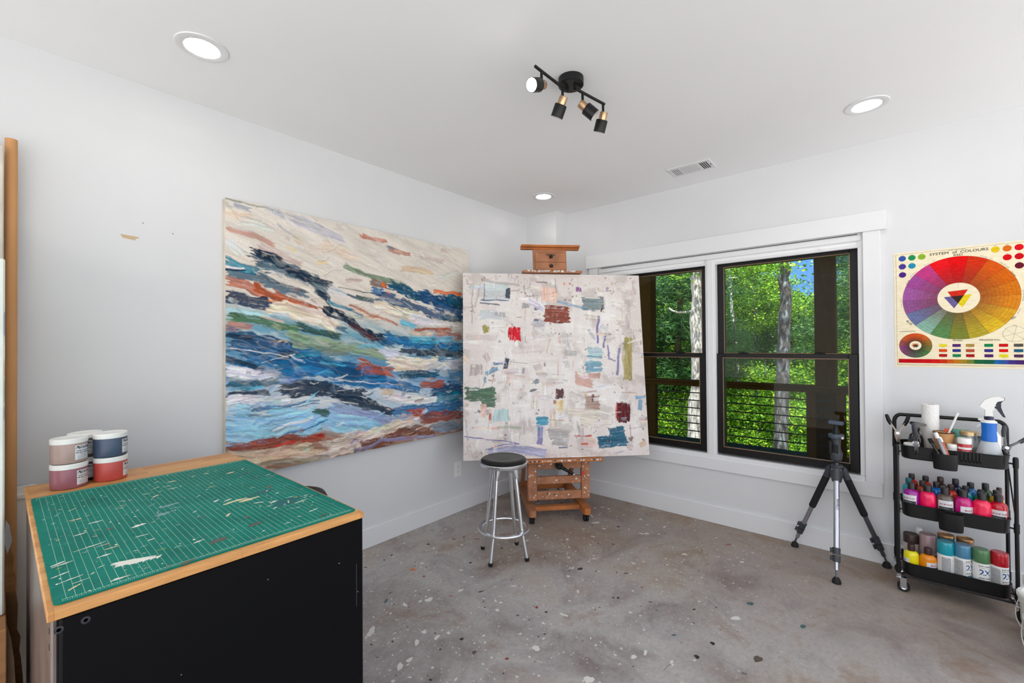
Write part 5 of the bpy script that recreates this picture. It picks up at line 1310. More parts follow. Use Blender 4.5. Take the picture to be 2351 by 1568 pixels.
# ================================================================== STOOLS
def stool(x, y, rz, label, full=True, rim=None):
    t = thing('round_stool', label, 'stool', (x, y, 0), rz, None)
    H = .600
    g = G(); g.lathe([(0, H-.028), (.132, H-.028), (.140, H-.022), (.142, H-.014), (.134, H-.004), (.118, H+.002), (.108, H+.0005), (.06, H+.001), (0, H+.002)], 56); obj('seat_cushion', g, pm('black_vinyl', (11, 11, 12), .35, spec=.35, bmp=.05, bs=200), t, world=False)
    g = G(); g.lathe([(.0, H-.050), (.128, H-.050), (.143, H-.044), (.1475, H-.034), (.1475, H-.026), (.143, H-.0215), (.134, H-.022)], 56); obj('seat_rim', g, rim or m_alu, t, world=False)
    a0 = radians(0)
    for k in range(4):
        a = a0+k*pi/2+radians(14); c, s = cos(a), sin(a)
        top = (.082*c, .082*s, H-.052); mid = (.112*c, .112*s, .30); bot = (.157*c, .157*s, .022)
        P = [(.076*c, .076*s, H-.05), (.100*c, .100*s, .36), (.124*c, .124*s, .17), (.157*c, .157*s, .016)]
        g = G(); g.tube(P, .0115, 14); l = obj('leg', g, m_alu, t, world=False)
        g = G(); g.lathe([(.0, 0), (.011, 0), (.013, .004), (.0135, .020), (.0, .024)], 14, (.158*c, .158*s, 0)); obj('rubber_foot', g, m_rubber, l, world=False)
        g = G(); g.tube([(.068*c, .068*s, H-.048), (.090*c, .090*s, H-.12)], [.030, .012], 12); obj('socket', g, m_alu, l, world=False)
    g = G(); n = 56; z = .170; cs = [(.160, z), (.157, z+.006), (.136, z+.006), (.133, z), (.136, z-.006), (.157, z-.006)]
    vs = [(r*cos(2*pi*i/n), r*sin(2*pi*i/n), zz) for i in range(n) for r, zz in cs]; q = len(cs)
    g.add(vs, [(i*q+j, ((i+1) % n)*q+j, ((i+1) % n)*q+(j+1) % q, i*q+(j+1) % q) for i in range(n) for j in range(q)]); obj('foot_ring', g, m_alu, t, world=False, ang=50)
    return t
stool(2.022, 1.799, radians(-3), 'silver metal stool with a padded black seat in front of the easel')
stool(.895, 2.115, radians(30), 'black stool seat just peeking out behind the workbench', rim=m_black)

# ================================================================== CAMERA TRIPOD
A = Vector((3.170, .225, 0)); FEET = [(3.285, .452), (2.925, .214), (3.312, .008)]
t = thing('camera_tripod', 'silver and black camera tripod standing in front of the right-hand window', 'tripod', tuple(A))
m_dgrey = pm('dark_grey_plastic', (58, 60, 66), .5); m_foam = pm('black_foam_grip', (26, 26, 29), .95, bmp=.5, bs=260); m_silver = pm('silver_tube', (188, 190, 198), .3, 1.0); m_gun = pm('gunmetal_tube', (110, 110, 114), .35, .9)
g = G(); g.lathe([(0, .480), (.022, .482), (.030, .515), (.033, .545), (.030, .556), (.024, .562), (.031, .566), (.031, .578), (.026, .582), (0, .582)], 26, tuple(A)); obj('hub', g, m_dgrey, t)
g = G(); g.cyl((A.x, A.y, .33), (A.x, A.y, .60), .011, n=16); obj('centre_column', g, m_gun, t)
for k, (fx, fy) in enumerate(FEET):
    F = Vector((fx, fy, .03)); d = Vector((fx-A.x, fy-A.y, 0)); dn = d.normalized(); top = A+dn*.034+Vector((0, 0, .552)); ax = (F-top); L_ = ax.length; ax.normalize()
    P = lambda q: tuple(top+ax*L_*q)
    g = G(); g.cyl(P(-.02), P(.10), .019, .019, 16); side = ax.cross(dn).normalized(); c_ = Vector(P(-.01)); g.cyl(tuple(c_-side*.026), tuple(c_+side*.026), .011, n=14)
    lg = obj('leg', g, m_dgrey, t)
    if k != 1:
        g = G(); g.tube([P(.08), P(.09), P(.485), P(.50)], [.0165, .0185, .0185, .0165], 18); obj('foam_grip', g, m_foam, lg)
        g = G(); g.cyl(P(.10), P(.78), .0128, n=18); obj('tube', g, m_silver if k == 0 else m_gun, lg)
    else:
        g = G(); g.cyl(P(.03), P(.78), .0142, n=20); obj('tube', g, m_silver, lg)
        g = G(); nrm = Vector((-.9, -.42, .28)); nrm = (nrm-ax*nrm.dot(ax)).normalized(); up = ax.cross(nrm)
        text_on(g, 'RAVELLI', .016, Vector(P(.33))+nrm*.0143, tuple(ax), tuple(nrm.cross(ax)), .0003, bold=.0003); obj('lettering', g, m_ink, lg, smooth=False)
    for q0, q1 in ((.735, .795), (.805, .865)):
        g = G(); g.cyl(P(q0), P(q1), .0185, .0175, 14); sd_ = ax.cross(Vector((-1, 0, 0))).normalized(); c_ = Vector(P((q0+q1)/2))
        g.tube([tuple(c_+sd_*.014+Vector(-dn*.004)), tuple(c_+sd_*.026)], [.011, .008], 8); g.cyl(tuple(c_+sd_*.024-ax*.012), tuple(c_+sd_*.024+ax*.012), .0055, n=10); obj('leg_lock', g, m_dgrey, lg)
    g = G(); g.cyl(P(.86), P(.935), .0105, n=16); obj('lower_tube', g, m_silver if k < 2 else m_gun, lg)
    g = G(); g.cyl(P(.93), P(1.0), .005, n=10); obj('rod', g, m_gun, lg)
    g = G(); g.lathe([(0, 0), (.0205, 0), (.0215, .006), (.017, .022), (.010, .031), (0, .033)], 20, (fx, fy, 0)); obj('rubber_foot', g, m_rubber, lg)
Hx = (A.x, A.y, 0)
g = G(); g.lathe([(.011, .578), (.009, .588), (.016, .600), (.027, .612), (.031, .640), (.031, .650), (.028, .656), (.023, .668), (.021, .690), (.024, .730), (.025, .738), (.0, .738)], 26, Hx); hd = obj('grip_head', g, m_dgrey, t)
g = G(); g.lathe([(.022, .735), (.036, .738), (.038, .744), (.038, .756), (.034, .760), (.018, .760)], 30, Hx); obj('collar', g, pm('slate_plastic', (72, 84, 96), .4), hd)
g = G(); kx = Vector((-.75, -.66, 0)); g.cyl(tuple(Vector((A.x, A.y, .746))+kx*.036), tuple(Vector((A.x, A.y, .746))+kx*.050), .008, n=14); obj('knob', g, m_alu, hd)
g = G(); g.lathe([(.019, .758), (.008, .815), (.008, .822), (0, .824)], 18, Hx); obj('neck', g, m_black, hd)
g = G(); ex_ = Vector((-.02, -1, 0)); c_ = Vector((A.x, A.y, .824)); g.box((-.036, -.021, -.010), (.036, .021, .010), .004, 0, Matrix.Translation(c_) @ Matrix.Rotation(radians(-92), 4, 'Z') @ Matrix.Rotation(.06, 4, 'Y')); obj('camera_plate', g, pm('blue_grey_plate', (64, 76, 92), .4), hd)
g = G(); g.box((A.x-.030, A.y-.012, .640), (A.x-.022, A.y+.010, .70), .003); g.box((A.x-.027, A.y+.016, .64), (A.x-.006, A.y+.034, .72), .004); obj('trigger', g, m_black, hd)

# ================================================================== THE THREE-TIER CART
CT = (3.165, -.245, 0)
t = cart = thing('rolling_cart', 'black three-tier rolling metal cart full of art supplies', 'cart', CT)
def rrect(x0, x1, y0, y1, r, n=7):
    out = []
    for cx, cy, a0 in ((x1-r, y1-r, 0), (x0+r, y1-r, 90), (x0+r, y0+r, 180), (x1-r, y0+r, 270)):
        out += [(cx+r*cos(radians(a0+90*k/n)), cy+r*sin(radians(a0+90*k/n))) for k in range(n+1)]
    return out
def tray(z0, z1):
    x0, x1, y0, y1, th = 3.056, 3.262, -.439, -.054, .0022
    lo = [(rrect(x0+.012, x1-.012, y0+.010, y1-.010, .036), z0), (rrect(x0+.004, x1-.004, y0+.004, y1-.004, .040), z0+.006), (rrect(x0, x1, y0, y1, .042), z1-.004), (rrect(x0-.003, x1+.003, y0-.003, y1+.003, .044), z1-.002), (rrect(x0-.003, x1+.003, y0-.003, y1+.003, .044), z1), (rrect(x0+th, x1-th, y0+th, y1-th, .040), z1), (rrect(x0+.006, x1-.006, y0+.006, y1-.006, .038), z0+.010), (rrect(x0+.014, x1-.014, y0+.012, y1-.012, .034), z0+.003)]
    g = G(); n = len(lo[0][0]); vs = [(x, y, z) for P, z in lo for x, y in P]; fs = []
    for i in range(len(lo)-1): fs += [(i*n+j, i*n+(j+1) % n, (i+1)*n+(j+1) % n, (i+1)*n+j) for j in range(n)]
    fs += [tuple(range(n))[::-1], tuple((len(lo)-1)*n+j for j in range(n))]; g.add(vs, fs); return obj('tray', g, m_bmetal, cart)
TZ = ((.686, .755), (.386, .457), (.080, .150))
for z0, z1 in TZ: tray(z0, z1)
RX, FX = 3.275, 3.052
for x, y in ((FX, -.040), (FX, -.452), (RX, -.033), (RX, -.455)):
    g = G(); g.tube([(x, y, .085), (x, y, .745 if x == FX else .80)], .0075, 14); p_ = obj('post', g, m_bmetal, cart)
    for z in (.10, .405, .705):
        g = G(); g.cyl((x, y, z), (x, y, z+.042), .0098, n=14); yy = y-.02 if y > -.2 else y+.02; g.cyl((x, y, z+.018), (x+(.01 if x == FX else -.01), yy, z+.018), .004, n=8); obj('bracket', g, m_black, p_)
    if x == FX:
        g = G(); g.lathe([(0, .756), (.007, .755), (.0095, .748), (.0095, .735)], 14, (x, y, 0)); obj('cap', g, m_black, p_)
    g = G(); g.cyl((x, y, .09), (x, y, .072), .0115, n=14); g.box((x-.0145, y-.030, .024), (x-.0115, y-.004, .070), .001); g.box((x+.0115, y-.030, .024), (x+.0145, y-.004, .070), .001); g.box((x-.0145, y-.030, .067), (x+.0145, y+.010, .072), .001); cs = obj('caster', g, m_chrome, cart)
    g = G(); M_ = Matrix.Translation((x, y-.018, .026)) @ Matrix.Rotation(pi/2, 4, 'Y'); g.lathe([(0, -.009), (.012, -.009), (.014, -.010), (.024, -.010), (.026, -.007), (.026, .007), (.024, .010), (.014, .010), (.012, .009), (0, .009)], 26, M=M_, mis=[1, 1, 0, 0, 0, 0, 0, 1, 1]); obj('wheel', g, [m_rubber, m_chrome], cs)
g = G(); hz = .888; g.tube(smooth_pts([(RX, -.033, .72), (RX, -.033, .82), (RX, -.035, .862), (RX, -.052, .885), (RX, -.085, hz), (RX, -.25, hz), (RX, -.405, hz), (RX, -.437, .885), (RX, -.453, .862), (RX, -.455, .82), (RX, -.455, .72)], 5), .0095, 14); obj('handle', g, m_bmetal, cart)
for z in (.072,):
    g = G(); g.tube([(FX, -.04, z+.008), (FX, -.452, z+.008)], .005, 8); g.tube([(RX, -.04, z+.008), (RX, -.452, z+.008)], .005, 8); g.tube([(FX, -.04, z+.02), (RX, -.033, z+.02)], .005, 8); g.tube([(FX, -.452, z+.02), (RX, -.455, z+.02)], .005, 8); obj('base_rail', g, m_bmetal, cart)
for a, b in (((3.262, -.455, .70), (3.06, -.452, .45)), ):
    g = G(); g.tube([a, b], .003, 8); obj('side_brace', g, m_bmetal, cart)
for k, y in enumerate((-.2755, -.2895, -.3035, -.3175, -.3295, -.3405)):
    g = G(); g.box((3.050, y-.0035, .712), (3.056, y+.0035, .757), .001); g.tube([(3.053, y, .716), (3.045, y, .709), (3.042, y, .714)], .0028, 8); obj('hook', g, m_black, cart)
def hcup(yc_, z0, z1, label):
    t = thing('hanging_cup', label, 'cup', (3.028, yc_, z0), 0, None)
    lo = []
    for f_, z in ((.86, z0), (.9, z0+.004), (1.0, z1), (.96, z1), (.84, z0+.004)): lo.append(([(3.026+.024*f_*cos(2*pi*k/32)*(1 if cos(2*pi*k/32) < 0 else .85), yc_+.0475*f_*sin(2*pi*k/32)) for k in range(32)], z))
    g = G(); n = 32; vs = [(x, y, z) for P, z in lo for x, y in P]; fs = []
    for i in range(4): fs += [(i*n+j, (i+1)*n+j, (i+1)*n+(j+1) % n, i*n+(j+1) % n)[::-1] for j in range(n)]
    fs += [tuple(range(n))[::-1], tuple(4*n+j for j in range(n))]; g.add(vs, fs); obj('cup', g, m_black, t)
    g = G(); g.box((3.044, yc_-.02, z1-.03), (3.0525, yc_+.02, z1+.004), .001); obj('hanger', g, m_black, t)
hcup(-.2175, .662, .741, 'black plastic cup hanging on the front of the cart\'s top tray')
hcup(-.2345, .366, .452, 'black plastic cup hanging on the front of the cart\'s middle tray')

# ---- paint bottles, middle tray
PW_ = pi       # facing the room
m_capb = pm('black_flip_cap', (34, 30, 32), .35); m_band = pm('label_dark_band', (52, 52, 54), .6); m_red = pm('label_red_ink', (150, 40, 48), .6)
def pmat(n, c): return pm('paint_'+n, c, .22, var=.04, vs=25, coat=.35)
def bottle(x, y, z, mat, label, group, cap=m_capb, lab=None, la=pi, r=.0325, sx=.85, h=.140, text='ACRYLIC', ch=.028):
    t = thing('paint_bottle', label, 'paint bottle', (x, y, z), 0, group); c = (x, y, z)
    g = G(); g.lathe([(0, 0), (r*.88, 0), (r*.97, .003), (r, .009), (r, h*.74), (r*.99, h*.80), (r*.94, h*.865), (r*.80, h*.92), (r*.56, h*.955), (r*.42, h*.97), (r*.40, h)], 40, c, sx, 1); obj('body', g, mat, t, ang=60)
    g = G(); k_ = .50 if r > .025 else .58; g.lathe([(r*.40, h-.004), (r*k_, h-.004), (r*k_, h+ch*.75), (r*(k_-.04), h+ch*.95), (r*(k_-.08), h+ch), (0, h+ch)], 24, c); g.box((x-r*.5, y-.004, z+h+ch*.60), (x-r*.38, y+.004, z+h+ch*.75), .001); obj('cap', g, cap, t)
    if lab:
        z0, z1 = lab; g = G(); patch_round(g, c, r*1.006, la-.95, la+.95, z0, z1, 18, 0, sx, 1); l = obj('label', g, m_paper, t)
        g = G(); patch_round(g, c, r*1.010, la-.88, la+.88, z0+.003, z0+(z1-z0)*.45, 18, 0, sx, 1); obj('dark_band', g, m_band, l)
        g = G(); text_round(g, text, .0118, c, r*1.012, la, z0+(z1-z0)*.66, 0, sx, 1, .0004, 1.05); obj('lettering', g, m_red, l, smooth=False)
        g = G(); text_round(g, 'student artist acrylic', .0035, c, r*1.012, la, z0+(z1-z0)*.90, 0, sx, 1); text_round(g, 'NON-TOXIC 473 ml', .004, c, r*1.013, la-.2, z0+(z1-z0)*.28, 1, sx, 1); obj('small_print', g, [m_ink, m_paper], l, smooth=False)
    return t
ZT = .3895; GM = 'paint bottles on the cart\'s middle tray'
bottle(3.098, -.0945, ZT, pmat('violet', (150, 14, 140)), 'violet-magenta paint bottle at the left of the middle tray\'s front row', GM, lab=(.055, .108), la=pi-.35)
bottle(3.096, -.1560, ZT, pmat('neon_pink', (238, 16, 88)), 'plain hot-pink paint bottle second from left in the middle tray\'s front row', GM)
bottle(3.096, -.2200, ZT, pmat('taupe', (92, 80, 70)), 'taupe-brown paint bottle labelled ACRYLIC in the middle tray\'s front row', GM, lab=(.052, .108), la=pi+.05, text='ACRYLIC')
bottle(3.096, -.2845, ZT, pmat('magenta', (198, 20, 120)), 'magenta paint bottle labelled BLICK in the middle tray\'s front row', GM, lab=(.040, .094), la=pi+.55, text='BLICK')
bottle(3.096, -.3475, ZT, pmat('coral_pink', (242, 34, 82)), 'plain coral-pink paint bottle second from right in the middle tray\'s front row', GM)
bottle(3.106, -.4030, ZT, pmat('crimson', (190, 8, 36)), 'crimson paint bottle with label at the right of the middle tray\'s front row', GM, lab=(.050, .100), la=pi-.1, text='BLICKRYLIC', r=.031)
BK = [('teal', (16, 160, 176), 3.160, -.086, 0, 'tealcap'), ('rust', (170, 62, 28), 3.160, -.140, -.004, 'brown'), ('cobalt_blue', (16, 110, 190), 3.160, -.193, 0, 'black'), ('vermilion', (214, 60, 40), 3.160, -.246, -.003, 'brown'), ('turquoise', (18, 150, 166), 3.160, -.299, 0, 'black'),
      ('leaf_green', (24, 140, 58), 3.160, -.352, -.008, 'black'), ('amber', (238, 168, 22), 3.160, -.404, .0, 'black'),
      ('scarlet', (206, 44, 34), 3.218, -.100, .006, 'black'), ('orange_red', (230, 52, 30), 3.218, -.155, .004, 'black'), ('umber', (72, 52, 44), 3.218, -.212, .010, 'brown'), ('prussian_blue', (24, 36, 70), 3.218, -.268, .010, 'black'), ('sky_blue', (60, 130, 196), 3.218, -.322, .002, 'black'),
      ('forest_green', (40, 66, 44), 3.218, -.374, .008, 'black'), ('rose', (196, 56, 76), 3.216, -.420, -.004, 'brown')]
caps = {'black': m_capb, 'brown': pm('brown_flip_cap', (58, 34, 30), .35), 'tealcap': pm('teal_flip_cap', (16, 98, 106), .35)}
for n_, c_, x, y, dh, cp in BK:
    row = 'back row' if x > 3.19 else 'second row'
    bottle(x, y, ZT, pmat(n_, c_), '%s paint bottle in the %s of the cart\'s middle tray' % (n_.replace('_', ' '), row), GM, cap=caps[cp], r=.0262 if y > -.41 else .0170, sx=1, h=.158+dh if x > 3.19 else .152+dh, ch=.024)
# ---- bottom tray
ZB = .0835; GB = 'supplies on the cart\'s bottom tray'
bottle(3.094, -.0905, ZB, pmat('yellow', (240, 226, 18)), 'bright yellow paint bottle with brown cap on the cart\'s bottom tray', GB, cap=caps['brown'], r=.031, h=.126, lab=(.045, .085), la=pi-1.25, text='BLICK')
bottle(3.092, -.1540, ZB, pmat('golden_orange', (236, 140, 12)), 'orange paint bottle beside the yellow one on the cart\'s bottom tray', GB, cap=caps['brown'], r=.0325, h=.126, lab=(.048, .088), la=pi+.75, text='BLICK')
def can(x, y, z, cc, label, mark=None, la=pi, r=.0315, h=.205, grey=False):
    t = thing('spray_can', label, 'spray can', (x, y, z), 0, GB); c = (x, y, z)
    g = G(); g.lathe([(0, 0), (r*.93, 0), (r, .003), (r, h-.062), (r*.97, h-.058)], 40, c); b = obj('can_body', g, m_white, t)
    g = G(); g.lathe([(r*1.0, h-.062), (r*1.03, h-.058), (r*1.02, h-.012), (r*.97, h-.003), (r*.90, h), (0, h)], 40, c); obj('cap', g, cc, t)
    if grey:
        g = G(); patch_round(g, c, r*1.006, la-.55, la+.55, .03, h-.072, 14); l = obj('label', g, pm('fine_print_grey', (176, 178, 180), .6, var=.35, vs=350), t)
        g = G(); 
        for q in range(12): text_round(g, 'directions shake can one minute', .0042, c, r*1.009, la, h-.080-.007*q)
        obj('lettering', g, m_ink, l, smooth=False)
    if mark is not None:
        g = G(); text_round(g, '2X', .036, c, r*1.010, mark, h-.105, bold=.0009); obj('mark', g, pm('label_blue_ink', (20, 84, 150), .5), b, smooth=False)
        g = G(); text_round(g, "RUST-OLEUM", .0075, c, r*1.008, mark, h-.074, bold=.0003); text_round(g, "PAINTER'S TOUCH", .0055, c, r*1.008, mark, h-.083); text_round(g, 'ULTRA COVER', .0068, c, r*1.008, mark, h-.131, bold=.0003); obj('lettering', g, m_ink, b, smooth=False)
        g = G(); patch_round(g, c, r*1.004, mark-.5, mark+.6, .010, h-.140, 10); obj('colour_band', g, cc, b)
    return t
can(3.096, -.2185, ZB, pmat('can_teal', (20, 152, 170)), 'spray can with turquoise cap on the cart\'s bottom tray', None, pi, grey=True)
can(3.096, -.2790, ZB, pmat('can_blue', (76, 132, 164)), 'spray can with dusty blue cap on the cart\'s bottom tray', pi+1.0, pi-.6, r=.0300, h=.207, grey=True)
can(3.096, -.3410, ZB, pmat('can_green', (78, 124, 82)), 'spray can with sage green cap marked 2X on the bottom tray', pi+.35, h=.203)
can(3.102, -.4025, ZB, pmat('can_red', (178, 8, 30)), 'spray can with red cap at the right of the bottom tray', pi+.85, pi-.6, r=.0305, h=.204, grey=True)
def tin(name, x, y, z, r, h, mats, label, cat, lid_h=.02, group=GB):
    t = thing(name, label, cat, (x, y, z), 0, group); c = (x, y, z)
    g = G(); g.lathe([(0, 0), (r*.96, 0), (r, .004), (r, h-lid_h), (r*.95, h-lid_h)], 32, c); obj('body', g, mats[0], t)
    g = G(); g.lathe([(r*.9, h-lid_h), (r*1.03, h-lid_h), (r*1.03, h-.003), (r*.99, h), (r*.9, h), (r*.88, h-.003), (0, h-.003)], 32, c); obj('lid', g, mats[1], t); return t
m_dbrown = pm('dark_brown_plastic', (56, 40, 36), .4); m_clear = glassy('clear_plastic', (.9, .9, .92), .10, .05, .22); m_gold = pm('gold_lid', (176, 132, 84), .35, .8)
tin('jar', 3.190, -.0930, ZB, .031, .178, (pm('brown_jar_label', (196, 186, 176), .5), m_dbrown), 'jar with big dark brown lid behind the yellow bottle on the bottom tray', 'jar', .045)
tin('jar', 3.178, -.1590, ZB, .033, .198, (m_clear, pm('pink_film', (168, 140, 142), .3)), 'clear jar with pinkish contents behind the orange bottle on the bottom tray', 'jar', .09)
tin('tin', 3.190, -.2270, ZB, .032, .210, (pmat('tin_teal', (18, 104, 128)), m_gold), 'teal can with copper-coloured lid at the back of the bottom tray', 'can', .012)
tin('tin', 3.205, -.2980, ZB, .032, .205, (pm('tin_beige', (140, 118, 108), .5), m_gold), 'beige can with copper-coloured lid at the back of the bottom tray', 'can', .012)
tin('cap', 3.225, -.1270, ZB, .013, .205, (m_white, m_white), 'white nozzle bottle between the two jars at the back of the bottom tray', 'bottle', .03)
# ---- top tray
ZP = .6895; GT = 'things on the cart\'s top tray'
def topt(name, label, cat, x, y): return thing(name, label, cat, (x, y, ZP), 0, GT)
t = topt('paper_towel_roll', 'white quilted paper towel roll standing on the cart\'s top tray', 'paper towels', 3.215, -.177); c = (3.215, -.177, ZP)
g = G(); g.lathe([(.033, 0), (.0345, .004), (.0345, .268), (.033, .271), (.017, .271), (.0165, .266), (.0165, .02)], 48, c); obj('paper', g, pm('quilted_paper', (236, 235, 232), .9, bmp=1.0, bs=110, bd=.004), t)
g = G(); g.lathe([(.0165, .268), (.0150, .268), (.0150, .03), (0, .03)], 24, c, cap=False); obj('core', g, m_card, t)
t = topt('kraft_cup', 'tan paper cup with black rim on the cart\'s top tray', 'cup', 3.150, -.2225); c = (3.150, -.2225, ZP)
g = G(); g.lathe([(0, 0), (.028, 0), (.0395, .138), (.0375, .138), (.027, .06), (0, .06)], 40, c); obj('cup', g, pm('kraft_cup_paper', (198, 148, 96), .7, var=.08, vs=6, stretch=(1, 1, 12)), t)
g = G(); g.tube([(c[0]+.0398*cos(2*pi*k/32), c[1]+.0398*sin(2*pi*k/32), ZP+.1385) for k in range(32)], .0022, 8, closed=True); obj('rim', g, m_black, t)
g = G(); g.tube([(3.15, -.218, ZP+.065), (3.165, -.275, .925)], [.0035, .0050], 12); g.ball((3.165, -.2755, .926), .0050); solo('paint_stick', g, m_white, 'white stick leaning in the tan paper cup', 'stick', GT)
t = topt('glue_pot', 'small plain white pot with white cap in front of the paper cup', 'bottle', 3.098, -.247); c = (3.098, -.247, ZP)
g = G(); g.lathe([(0, 0), (.021, 0), (.021, .058), (.018, .066), (.0165, .068)], 30, c); obj('body', g, m_white, t); g = G(); g.lathe([(.0185, .068), (.0195, .070), (.0195, .086), (.017, .090), (0, .090)], 30, c); obj('cap', g, m_white, t)
t = topt('gesso_pot', 'white pot with red label band and white cap on the cart\'s top tray', 'bottle', 3.105, -.2925); c = (3.105, -.2925, ZP)
g = G(); g.lathe([(0, 0), (.024, 0), (.025, .003), (.025, .094), (.023, .098)], 36, c); b = obj('body', g, pmat('label_red', (186, 26, 36)), t); g = G(); g.lathe([(.0252, .098), (.0258, .100), (.0258, .122), (.024, .125), (0, .125)], 36, c); obj('cap', g, m_white, t)
g = G(); patch_round(g, c, .0253, pi-1.3, pi+1.3, .072, .082, 16); g.m = [0]*len(g.f); text_round(g, 'GESSO', .010, c, .0254, pi, .060, 0, bold=.0004); obj('lettering', g, m_white, b, smooth=False)
t = topt('masking_tape_roll', 'teal roll of tape behind the paper cup', 'tape', 3.215, -.283)
g = G(); Mt = Matrix.Translation((3.215, -.283, ZP+.130)) @ Matrix.Rotation(.12, 4, 'Y'); g.lathe([(.024, -.022), (.036, -.022), (.036, .022), (.024, .022)], 36, M=Mt, mis=[1, 0, 1], cap=False); g.lathe([(.024, .022), (.024, -.022)], 36, M=Mt, mi=1, cap=False); obj('tape', g, [pm('teal_tape', (98, 160, 146), .5), pm('tape_edge', (222, 214, 160), .6)], t)
g = G(); g.lathe([(0, 0), (.034, 0), (.034, .105), (.03, .108), (0, .108)], 30, (3.215, -.283, ZP)); solo('cream_tub', g, pm('cream_plastic', (226, 222, 208), .45), 'cream tub under the teal tape roll on the top tray', 'tub', GT)
g = G(); Mt = Matrix.Translation((3.205, -.244, ZP+.128)) @ Matrix.Rotation(1.2, 4, 'X'); g.lathe([(.012, -.010), (.024, -.010), (.024, .010), (.012, .010), (.012, -.010)], 28, M=Mt, cap=False); solo('orange_tape_roll', g, pm('orange_tape', (216, 84, 40), .5), 'small orange tape roll beside the teal one', 'tape', GT)
t = topt('glass_jar', 'small glass jar with a gold lid behind the red-banded pot', 'jar', 3.165, -.315); c = (3.165, -.315, ZP)
g = G(); g.lathe([(0, 0), (.030, 0), (.033, .005), (.033, .118), (.029, .128), (.029, .138)], 36, c); obj('glass', g, glassy('jar_glass', (.86, .92, .88), .12, .03, .10), t); g = G(); g.lathe([(.029, .134), (.0325, .134), (.0325, .150), (.030, .152), (0, .152)], 36, c); obj('lid', g, pm('jar_gold_lid', (206, 178, 130), .3, .6), t)
t = topt('grey_cup', 'grey plastic cup beside the blue-collared spray bottle', 'cup', 3.185, -.350); c = (3.185, -.350, ZP); g = G(); g.lathe([(0, 0), (.020, 0), (.026, .125), (.0245, .125), (.019, .01), (0, .01)], 30, c); obj('cup', g, pm('grey_cup_plastic', (112, 116, 122), .5), t)
# big spray bottle
t = topt('spray_bottle', 'large clear spray bottle with a blue collar and white trigger head', 'spray bottle', 3.125, -.3785); X0, Y0 = 3.125, -.3785; c = (X0, Y0, ZP)
g = G(); g.lathe([(0, 0), (.049, 0), (.0515, .004), (.050, .040), (.040, .080), (.0285, .118), (.026, .124)], 40, c, .62, 1); bd = obj('bottle', g, glassy('spray_plastic', (.84, .87, .90), .14, .05, .30), t)
g = G(); g.lathe([(.0275, .118), (.0275, .135), (.0255, .160), (.0265, .195), (.0285, .208), (.027, .212), (.0, .214)], 36, c, .8, 1); obj('collar', g, pm('blue_sleeve', (0, 102, 196), .4), t)
g = G(); g.lathe([(.029, .208), (.026, .216), (.017, .222), (.016, .224)], 32, c, .8, 1); obj('shoulder', g, m_white, t)
g = G(); g.lathe([(.016, .222), (.0165, .224), (.0165, .238), (.014, .240)], 28, c); obj('screw_ring', g, pm('navy_ring', (24, 28, 62), .4), t)
R2 = Matrix.Translation(c) @ Matrix(((0, 0, -1, 0), (-1, 0, 0, 0), (0, 1, 0, 0), (0, 0, 0, 1)))     # x along the cart to the right, y up, z towards the room
g = G(); g.prism([(-.013, .238), (.013, .238), (.011, .268), (.018, .272), (.018, .290), (.028, .312), (.046, .318), (.050, .322), (.050, .330), (.030, .336), (.008, .332), (-.014, .318), (-.026, .298), (-.031, .286), (-.024, .280), (-.013, .270)], -.011, .011, M=R2); hd = obj('sprayer_head', g, m_white, t)
g = G(); g.prism([(.016, .283), (.026, .276), (.030, .268), (.046, .240), (.054, .238), (.052, .246), (.046, .262), (.040, .285), (.040, .306), (.046, .316), (.052, .321), (.052, .331), (.040, .332), (.036, .318), (.026, .312), (.022, .300), (.026, .290)], -.008, .008, M=R2); obj('trigger', g, pm('navy_trigger', (26, 26, 46), .4), hd)
g = G(); patch_round(g, (X0, Y0, ZP), .047, pi-.55, pi+.55, .012, .060, 14, 0, .62, 1); l = obj('label', g, glassy('frosted_label', (.92, .93, .95), .1, .2, .55), t)
g = G(); 
for q in range(4): text_round(g, 'window and surface spray', .0052, (X0, Y0, ZP), .0475, pi, .052-.009*q, 0, .62, 1)
obj('lettering', g, m_ink, l, smooth=False)
# second sprayer behind
t = topt('white_sprayer', 'white trigger spray bottle partly hidden behind the blue-collared one', 'spray bottle', 3.222, -.398); c = (3.222, -.398, ZP)
g = G(); g.lathe([(0, 0), (.032, 0), (.033, .004), (.033, .13), (.014, .165), (.012, .18)], 30, c); obj('bottle', g, m_white, t); R3 = Matrix.Translation((c[0], c[1]+.012, c[2])) @ Matrix(((0, 0, -1, 0), (-1, 0, 0, 0), (0, 1, 0, 0), (0, 0, 0, 1)))
g = G(); g.prism([(-.010, .178), (.020, .178), (.024, .205), (.01, .216), (-.032, .216), (-.034, .206), (-.018, .200), (-.014, .19)], -.008, .008, M=R3); hd = obj('sprayer_head', g, m_white, t); g = G(); g.prism([(-.020, .202), (-.014, .202), (-.022, .185), (-.036, .168), (-.040, .170)], -.005, .005, M=R3); obj('trigger', g, m_white, hd)
